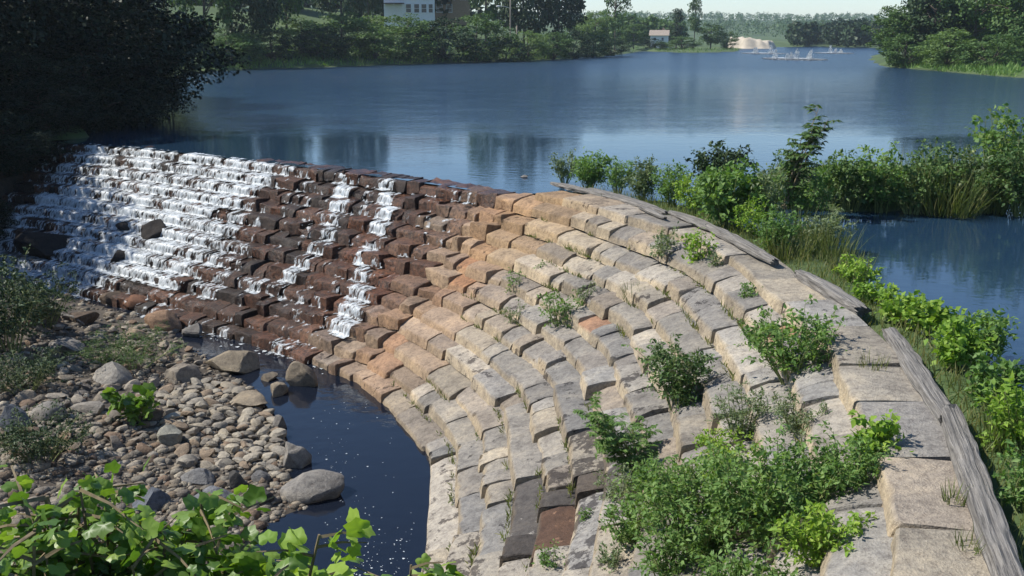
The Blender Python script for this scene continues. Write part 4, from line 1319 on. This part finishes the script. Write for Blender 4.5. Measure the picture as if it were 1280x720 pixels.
# driftwood stick
p0, p1 = hit(76, 398), hit(106, 410)
mb = MB(); mb.tube([p0 + Vector((0, 0, .15)), (p0 + p1) / 2 + Vector((0, 0, .22)), p1 + Vector((0, 0, .12))], [.06, .05, .03], 6)
tag(mb.build('driftwood_stick', M['timber'], None, True), 'bleached stick lying on the stones by the left shrubs', 'stick')

# foam flecks drifting on the pool, foam at the foot of the falls
def flecks(name, n, fn, zz, size, label, seed):
    rng = np.random.default_rng(seed)
    P = []
    while len(P) < n:
        px, py = fn(rng)
        q = at(px, py, zz)
        P.append((q.x, q.y, zz + .006))
    P = np.array(P); n = len(P)
    L = rng.uniform(size[0], size[1], n) * rng.uniform(.3, 1, n)
    a = rng.uniform(0, 6.28, n)
    V, F = leaf_cloud(T_DIAMOND, P, np.stack([np.cos(a), np.sin(a), a * 0], 1), np.tile([0, 0, 1.0], (n, 1)), L, L * rng.uniform(.5, 1.3, n))
    V[:, 2] = np.maximum(V[:, 2], zz + .004)
    tag(link(name, mesh_np(name, V, F), M['foam']), label, 'foam', kind='stuff')
def f_pool(r):
    y = 719 - 219 * r.uniform(0, 1) ** 1.3; x0 = 385 + (0 if y < 620 else 20); x1 = np.interp(y, [480, 540, 600, 660, 720], [470, 492, 514, 520, 508])
    x = x0 + (x1 - x0) * r.uniform(0, 1) ** .8
    if vnoise(np.array([[x * .03, y * .02, 0.5]]), 1.0, 3)[0] < -.05 and r.uniform() < .8: return f_pool(r)
    return x, y
def f_foot(r):
    t = r.uniform(0, 1)
    return 205 + 215 * t + r.normal() * 12, 388 + 62 * t + r.normal() * 8
def f_main(r):
    t = r.uniform(0, 1)
    return 50 + 130 * t + r.normal() * 10, 350 + 26 * t + r.normal() * 3
flecks('foam_fleck', 170, f_pool, ZP, (.02, .06), 'tiny white foam flecks drifting on the dark pool', 1)
flecks('foot_foam', 420, f_foot, ZP, (.05, .28), 'patches of white foam where the steps meet the pool', 2)
flecks('churned_foam', 1400, f_main, ZP, (.2, .6), 'churned white foam below the broad cascade', 3)

# ------------------------------------------------------------------ plants on the crest, the berm, the dam face and the banks
def m_of(px, py):
    p = hit(px, py)
    if p.z < -0.05 and px > 690 and py < 700 and sd([p.x], [p.y])[1][0] < 0.2: p = at(px, py, 0.05)
    return p, (p - Vector((0, 0, CAM_Z))).length / FPX
PL = [  # px, py base, height px, half-width px, leaf, leaf size, stems, twigs, leaves, label, options
 (706, 228, 40, 20, 'leaf_grey', .10, 16, 8, 11, 'first small weed at the water end of the crest', {}),
 (735, 236, 48, 26, 'leaf_weed', .13, 20, 9, 12, 'dense round weed clump beside the flat timber', {}),
 (772, 240, 42, 24, 'leaf_weed', .10, 18, 8, 12, 'low weed between the first weed clump and the tall weeds', {}),
 (802, 250, 54, 24, 'leaf_grey', .11, 18, 9, 12, 'upright grey-green weed above the short rotten timber', {}),
 (838, 258, 56, 28, 'leaf_weed', .11, 18, 9, 12, 'upright weed clump left of the round-leaved bush', {}),
 (870, 268, 52, 26, 'leaf_lime', .10, 18, 8, 12, 'yellowish weed at the foot of the round-leaved bush', {}),
 (912, 284, 82, 44, 'leaf_weed', .16, 20, 10, 14, 'large bush with round pale leaves in the middle of the crest', dict(asp=.7)),
 (902, 240, 60, 40, 'leaf_dark', .16, 18, 9, 13, 'darker bush behind the round-leaved bush', dict(asp=.6)),
 (960, 292, 92, 26, 'leaf_grey', .13, 12, 8, 10, 'tall pale weeds with seed heads beside the leaning sapling', {}),
 (1062, 262, 74, 36, 'leaf_mid', .15, 13, 8, 12, 'dark green bush at the left of the berm', dict(asp=.6)),
 (1100, 266, 88, 42, 'leaf_weed', .15, 14, 8, 12, 'leafy bush with a peaked top on the berm', dict(asp=.6)),
 (1140, 266, 78, 36, 'leaf_mid', .14, 13, 8, 12, 'dark bush over the inlet right of the peaked bush', dict(asp=.6)),
 (1035, 246, 56, 34, 'leaf_weed', .13, 11, 8, 11, 'bush joining the sapling and the berm bushes', dict(asp=.6)),
 (1210, 262, 70, 34, 'leaf_grey', .12, 13, 8, 11, 'greyish weeds in the grass at the right of the berm', {}),
 (1250, 256, 118, 40, 'leaf_weed', .18, 14, 9, 12, 'tall round-leaved shrub at the right edge of the berm', dict(asp=.75)),
 (1178, 262, 58, 34, 'leaf_weed', .12, 12, 7, 11, 'low weeds hanging over the inlet on the berm', {}),
 (1092, 378, 26, 26, 'leaf_lime', .10, 10, 6, 10, 'bright low plant at the end of the split timber', dict(asp=.7)),
 (1122, 404, 36, 30, 'leaf_lime', .11, 12, 6, 10, 'bright yellow-green plant above the cracked timber', dict(asp=.75)),
 (1162, 420, 44, 32, 'leaf_lime', .12, 12, 7, 10, 'bright green plant clump between timber and inlet', dict(asp=.75)),
 (1198, 462, 60, 34, 'leaf_lime', .12, 13, 7, 11, 'large bright green clump right of the cracked timber', dict(asp=.7)),
 (1228, 452, 66, 30, 'leaf_weed', .12, 12, 7, 11, 'darker green weeds behind the bright clump', {}),
 (1236, 510, 70, 34, 'leaf_weed', .11, 13, 7, 11, 'weeds beside the longest timber', dict(asp=.6)),
 (1262, 560, 80, 36, 'leaf_lime', .11, 13, 7, 11, 'yellow-green weeds at the right edge above the longest timber', {}),
 (1274, 640, 90, 30, 'leaf_weed', .09, 13, 7, 11, 'weeds at the right edge near the lower corner', {}),
 (676, 346, 30, 5, 'leaf_weed', .07, 3, 6, 7, 'single slim weed high on the dry steps', {}),
 (643, 372, 38, 14, 'leaf_weed', .08, 6, 6, 7, 'thin weed on the rusty steps', {}),
 (644, 412, 40, 16, 'leaf_grey', .07, 6, 6, 7, 'sparse grey weed below the thin weed', {}),
 (703, 412, 56, 28, 'leaf_weed', .10, 9, 7, 10, 'bushy green weed in the middle of the dam face', {}),
 (732, 386, 40, 16, 'leaf_grey', .07, 7, 6, 8, 'grey weed right behind the bushy green weed', {}),
 (828, 330, 50, 24, 'leaf_grey', .10, 9, 7, 9, 'grey-green weed below the crest slabs', {}),
 (872, 338, 60, 18, 'leaf_lime', .11, 7, 7, 8, 'tall yellow-green weed near the crest slabs', dict(asp=.6)),
 (903, 345, 34, 16, 'leaf_grey', .08, 7, 6, 8, 'small weed right of the tall yellow-green weed', {}),
 (938, 386, 34, 18, 'leaf_weed', .09, 8, 6, 9, 'small tuft of weed on the second step from the crest', {}),
 (848, 512, 92, 44, 'leaf_mid', .09, 17, 10, 17, 'dark round bush in the middle right of the dam face', dict(asp=.45)),
 (992, 478, 98, 54, 'leaf_weed', .10, 16, 9, 14, 'large green bush on the upper steps', dict(asp=.55)),
 (950, 440, 48, 24, 'leaf_weed', .08, 9, 7, 11, 'bush at the left of the large upper bush', {}),
 (925, 560, 84, 40, 'leaf_grey', .07, 13, 9, 14, 'feathery pale bush between the dark bush and the large mass', dict(asp=.35)),
 (1092, 600, 92, 26, 'leaf_lime', .12, 9, 8, 9, 'tall plant with big yellow-green leaves beside the crest slabs', dict(asp=.65)),
 (1060, 628, 90, 40, 'leaf_weed', .07, 13, 9, 14, 'airy bush at the foot of the big-leaved plant', dict(asp=.5)),
 (968, 690, 150, 80, 'leaf_weed', .085, 26, 12, 18, 'largest leafy bush of the lower dam face', dict(asp=.5)),
 (878, 700, 150, 66, 'leaf_weed', .08, 24, 12, 18, 'leafy bush left of the largest bush', dict(asp=.5)),
 (1030, 716, 90, 48, 'leaf_lime', .08, 14, 9, 14, 'bright bush at the lower right of the plant mass', dict(asp=.5)),
 (842, 752, 110, 46, 'leaf_weed', .075, 14, 9, 14, 'bush at the bottom left of the plant mass', dict(asp=.5)),
 (935, 770, 90, 60, 'leaf_weed', .075, 14, 9, 14, 'low bush at the bottom under the largest bush', dict(asp=.5)),
 (806, 600, 104, 50, 'leaf_weed', .10, 11, 11, 28, 'shrub with feathery leaves reaching left over the steps', dict(asp=.35, pinnate=True, lean=(-.5, 0))),
 (838, 640, 84, 44, 'leaf_weed', .08, 16, 10, 16, 'bush under the feathery shrub', dict(asp=.45)),
 (530, 716, 50, 12, 'leaf_grey', .06, 4, 7, 8, 'slim weed at the bottom by the pool edge', {}),
 (690, 722, 46, 20, 'leaf_weed', .07, 6, 6, 8, 'small weed in a joint at the bottom', {}),
 (735, 652, 24, 10, 'leaf_weed', .06, 4, 5, 7, 'tiny weed between two bottom blocks', {}),
 (762, 720, 44, 30, 'leaf_grey', .06, 8, 6, 9, 'sparse weed left of the bottom bushes', {}),
 (1000, 548, 60, 34, 'leaf_grey', .065, 12, 8, 13, 'pale airy weed above the largest bush', dict(asp=.4)),
 (1165, 262, 80, 36, 'leaf_mid', .14, 18, 9, 13, 'dark leafy bush over the inlet in the middle of the berm', dict(asp=.6)),
 (1225, 264, 74, 36, 'leaf_mid', .13, 18, 9, 13, 'dark bush at the waterline left of the tall edge shrub', dict(asp=.6)),
 (1275, 268, 100, 40, 'leaf_mid', .14, 18, 9, 13, 'dark shrub cut by the right edge behind the inlet', dict(asp=.6)),
 (1000, 270, 60, 34, 'leaf_weed', .12, 16, 9, 12, 'leafy brush right of the leaning sapling', dict(asp=.5)),
 (972, 318, 60, 30, 'leaf_weed', .11, 13, 8, 11, 'green weeds between the thin timber and the inlet', {}),
 (1030, 312, 52, 30, 'leaf_grey', .10, 12, 8, 11, 'pale weeds at the near corner of the inlet', {}),
 (1068, 356, 36, 26, 'leaf_lime', .10, 11, 7, 10, 'bright weeds behind the split timber', dict(asp=.6)),
 (935, 296, 50, 26, 'leaf_lime', .10, 11, 7, 10, 'yellowish weeds right of the round-leaved bush', {}),
 (790, 690, 90, 40, 'leaf_weed', .08, 14, 9, 14, 'bush at the left end of the bottom plant mass', dict(asp=.5)),
 (775, 640, 60, 30, 'leaf_grey', .07, 10, 8, 12, 'pale weed left of the bush under the feathery shrub', dict(asp=.4)),
 (1012, 640, 80, 46, 'leaf_weed', .075, 14, 9, 14, 'leafy bush in front of the big-leaved plant', dict(asp=.5)),
 (905, 610, 80, 44, 'leaf_lime', .075, 14, 9, 14, 'light green bush in the middle of the plant mass', dict(asp=.5)),
 (10, 440, 120, 50, 'leaf_dark', .12, 22, 10, 15, 'dark leafy shrub at the left edge below the cascade', dict(asp=.6)),
 (56, 408, 70, 44, 'leaf_dark', .10, 20, 9, 15, 'dark shrub right of the left edge shrub', {}),
 (165, 458, 50, 58, 'leaf_mid', .085, 26, 9, 15, 'low spreading olive bush on the stony bank', dict(asp=.3, spread=1.2)),
 (30, 490, 50, 60, 'leaf_dark', .09, 24, 9, 15, 'low dark bush on the left bank', dict(asp=.4)),
 (50, 575, 60, 60, 'leaf_dark', .09, 22, 9, 15, 'low dark bush above the vines', dict(asp=.4)),
]
for i, (px, py, hp, wp, lf, sz, ns, nt_, nl, lb, opt) in enumerate(PL):
    p, m_ = m_of(px, py)
    kw = dict(seed=900 + i, stem='green_stem')
    kw.update(opt)
    nm = 'bush' if ('bush' in lb or 'shrub' in lb) else 'weed_plant'
    plant(nm, p, hp * m_ * 1.05, wp * m_, lf, sz, ns, nt_, nl, lb, 'bush' if nm == 'bush' else 'weed', None, **kw)
# leaning sumac sapling on the crest
p = at(978, 262, .25); m_ = p.length / FPX
plant('leaning_sapling', p, 142 * m_, 18 * m_, 'leaf_mid', .22, 6, 15, 18, 'feathery dark sapling leaning right above the crest weeds', 'sapling', None, T=T_FOLD, asp=.36, lean=(.33, 0), seed=77, pinnate=True, lo=.25, hmin=.75)
p, m_ = m_of(985, 262)
plant('sapling_underbrush', p, 80 * m_, 26 * m_, 'leaf_mid', .14, 9, 8, 11, 'leafy brush around the foot of the leaning sapling', 'bush', None, seed=78)
# branch of the dark round bush
p, m_ = m_of(838, 470)
plant('bush', p, 40 * m_, 46 * m_, 'leaf_weed', .085, 5, 7, 14, 'side branch of leaves reaching left from the dark round bush', 'bush', None, seed=79, pinnate=True, lean=(-.9, 0), asp=.4)
TU = [(792, 378, 30, 12, 70, 'dry grass tuft on the dam face', {}), (985, 322, 44, 26, 200, 'tall reedy grass by the inlet below the sapling', {}), (1015, 300, 44, 24, 180, 'bright grass beside the reedy grass', {}),
      (1185, 266, 62, 34, 320, 'long grass bending over the berm', dict(bend=.8)), (1215, 250, 66, 36, 320, 'long pale grass behind the inlet', dict(bend=.6)), (1150, 244, 56, 30, 240, 'grass on the far side of the berm', {}), (1245, 262, 50, 30, 240, 'green grass at the right end of the berm', {}),
      (1040, 322, 46, 26, 200, 'grass at the tip of the inlet', {}), (1062, 344, 34, 22, 180, 'short grass beside the split timber', {}), (1192, 640, 40, 8, 60, 'grass in the gap beside the longest timber', {}), (1210, 700, 40, 12, 80, 'grass tuft beside the longest timber near the bottom', {}),
      (1090, 470, 36, 12, 70, 'grass growing between slab and cracked timber', {}), (1256, 560, 60, 24, 180, 'grass at the right edge', {}), (880, 420, 22, 9, 50, 'small grass tuft on the middle steps', {}), (655, 500, 16, 6, 30, 'tiny grass tuft on the lower steps', {})]
for i, (px, py, hp, wp, n, lb, kw) in enumerate(TU):
    p, m_ = m_of(px, py)
    tuft('grass_tuft', p, hp * m_, wp * m_, n, lb, seed=400 + i, w=max(.014, .9 * m_), **kw)
# grass along the soil strip, berm and far shore: nobody could count it
rng = np.random.default_rng(23)
P = []
for s_ in rng.uniform(S_CAP + .5, SL - 1, 5200):
    d_ = -rng.uniform(0.15, 1.5); q = cs(s_) + cn(s_) * d_ / max(float(wid(s_)), .1)
    P.append((q[0], q[1]))
bp = np.array(BERM); lo_, hi_ = bp.min(0), bp.max(0)
Q = rng.uniform(lo_, hi_, (9000, 2)); Q = Q[poly_sd(Q[:, 0], Q[:, 1], BERM) < 0.2]
P = np.concatenate([np.array(P), Q])
Z = terrain(P[:, 0], P[:, 1]); k = Z > -0.02
P3 = np.stack([P[:, 0], P[:, 1], Z], 1)[k]; n = len(P3)
V, F = leaf_cloud(T_BLADE, P3, rng.normal(size=(n, 3)) * .35 + np.array([0, 0, 1]), rng.normal(size=(n, 3)), rng.uniform(.10, .36, n), np.full(n, .016))
tag(link('bank_grass', mesh_np('bank_grass', V, F), M['grass']), 'rough grass along the crest and the berm', 'grass', kind='stuff')
# moss, seedlings and dry stalks rooted in the joints of the dry steps
P, Lj = [], []
for _ in range(520):
    k_ = int(rng.integers(1, NCOUR + 1)); s_ = rng.uniform(S_CAP + 1.5, SL - 3)
    if vnoise(np.array([[s_ * .5, k_ * .6, 0]]), 1.0, 8)[0] < -.1: continue
    dl, zl = lip(k_ - 1)
    c_ = cs(s_) + cn(s_) * (dl + .10)
    m = int(rng.integers(5, 16)); hh = rng.uniform(.06, .22)
    for q in range(m):
        s2 = cs(s_ + rng.normal() * .12) + cn(s_) * (dl + .08 + abs(rng.normal()) * .05)
        P.append((s2[0], s2[1], zl - RIS - .02)); Lj.append(hh * rng.uniform(.4, 1.2))
P = np.array(P); n = len(P)
V, F = leaf_cloud(T_BLADE, P, rng.normal(size=(n, 3)) * .5 + np.array([0, 0, 1]), rng.normal(size=(n, 3)), np.array(Lj), np.full(n, .022))
tag(link('joint_weeds', mesh_np('joint_weeds', V, F), M['grass']), 'tiny weeds and dry grass in the joints of the steps', 'weeds', kind='stuff')
# bright shore grass on the far bank
Q = []
for px0, px1, ya, yb, n in [(255, 420, 74, 88, 5000), (420, 690, 75, 84, 2500), (790, 930, 62, 67.5, 900), (1115, 1275, 82, 97, 5200), (590, 690, 66, 78, 1500)]:
    xs, ys = rng.uniform(px0, px1, n), rng.uniform(ya, yb, n)
    Q += [wxy(a, b) for a, b in zip(xs, ys)]
Q = np.array(Q); Z = terrain(Q[:, 0], Q[:, 1]); k = (Z > -0.05) & (Z < 3)
P3 = np.stack([Q[:, 0], Q[:, 1], Z], 1)[k]; n = len(P3)
V, F = leaf_cloud(T_BLADE, P3, rng.normal(size=(n, 3)) * .45 + np.array([0, 0, 1]), rng.normal(size=(n, 3)), rng.uniform(.35, 1.1, n), np.full(n, .13))
tag(link('shore_grass', mesh_np('shore_grass', V, F), M['leaf_weed']), 'bright green grass along the far shores', 'grass', kind='stuff')

# foreground vine
def vine(px, py_top, dep, h_vis, r, nst, ntw, nl, label, seed, size=.15, lean=(0, 0), leaf='leaf_vine'):
    t_ = atd(px, py_top, dep)
    zg = drop(t_.x, t_.y, 4.0)
    zg = min(zg, t_.z - .5)
    h_ = t_.z - zg
    return plant('vine', Vector((t_.x - lean[0] * h_ * .8, t_.y, zg)), h_, r, leaf, size, nst, ntw, nl, label, 'vine', None, T=T_LOBED, asp=1.05, lean=lean, seed=seed, stem='twig', lo=max(.15, 1 - h_vis / h_), droop=.3, hmin=.85)
vine(60, 640, 4.6, .5, .4, 12, 8, 6, 'lighter vine leaves along the bottom left edge', 13, .12, (0, 0), 'leaf_lime')
vine(10, 556, 5.2, .95, .45, 18, 9, 8, 'dense dark green vine leaves at the lower left corner', 1, .115)
vine(85, 560, 5.6, .9, .45, 18, 9, 8, 'vine leaves rising right of the corner vine', 2, .115)
vine(150, 578, 5.3, .8, .40, 15, 9, 7, 'vine in front of the blue-grey boulder', 3, .12)
vine(228, 574, 5.9, .7, .38, 13, 8, 7, 'vine with hanging leaves below the cobble heap', 8, .14)
vine(262, 640, 4.8, .4, .34, 10, 7, 6, 'bright vine leaves low at the bottom left of the pool', 12, .12, (0, 0), 'leaf_lime')
vine(300, 612, 5.5, .55, .38, 13, 8, 6, 'vine leaves at the bottom between the stones and the pool', 4, .14)
vine(368, 604, 5.1, .42, .17, 6, 5, 5, 'bright yellow-green vine shoot in front of the pool', 5, .14, (.12, 0), 'leaf_lime')
vine(345, 640, 4.9, .35, .28, 10, 7, 6, 'low vine leaves under the bright shoot', 9, .115)
vine(425, 634, 5.2, .32, .22, 8, 6, 6, 'vine leaves at the bottom edge left of the dam foot', 6, .115, (0, 0), 'leaf_lime')
vine(500, 640, 5.4, .32, .20, 8, 6, 6, 'vine leaves at the bottom edge touching the dam foot', 7, .115)
p, m_ = m_of(170, 530)
plant('vine', p, 52 * m_, 22 * m_, 'leaf_vine', .34, 5, 4, 4, 'clump of broad leaves growing among the cobbles', 'vine', None, T=T_LOBED, asp=1.0, seed=88)

# ------------------------------------------------------------------ haze
mb = MB(); mb.box((250, 1750, 26), (6400, 3640, 70))
m_ = bpy.data.materials.new('haze'); m_.use_nodes = True
m_.node_tree.nodes.remove(m_.node_tree.nodes['Principled BSDF'])
pv = m_.node_tree.nodes.new('ShaderNodeVolumePrincipled')
pv.inputs['Color'].default_value = (0.74, 0.88, 1.0, 1)
pv.inputs['Density'].default_value = 0.00018
pv.inputs['Anisotropy'].default_value = 0.2
m_.node_tree.links.new(pv.outputs[0], m_.node_tree.nodes['Material Output'].inputs['Volume'])
hz_o = mb.build('haze', m_)
tag(hz_o, 'thin summer haze over the pond and the hills', 'haze', kind='stuff')
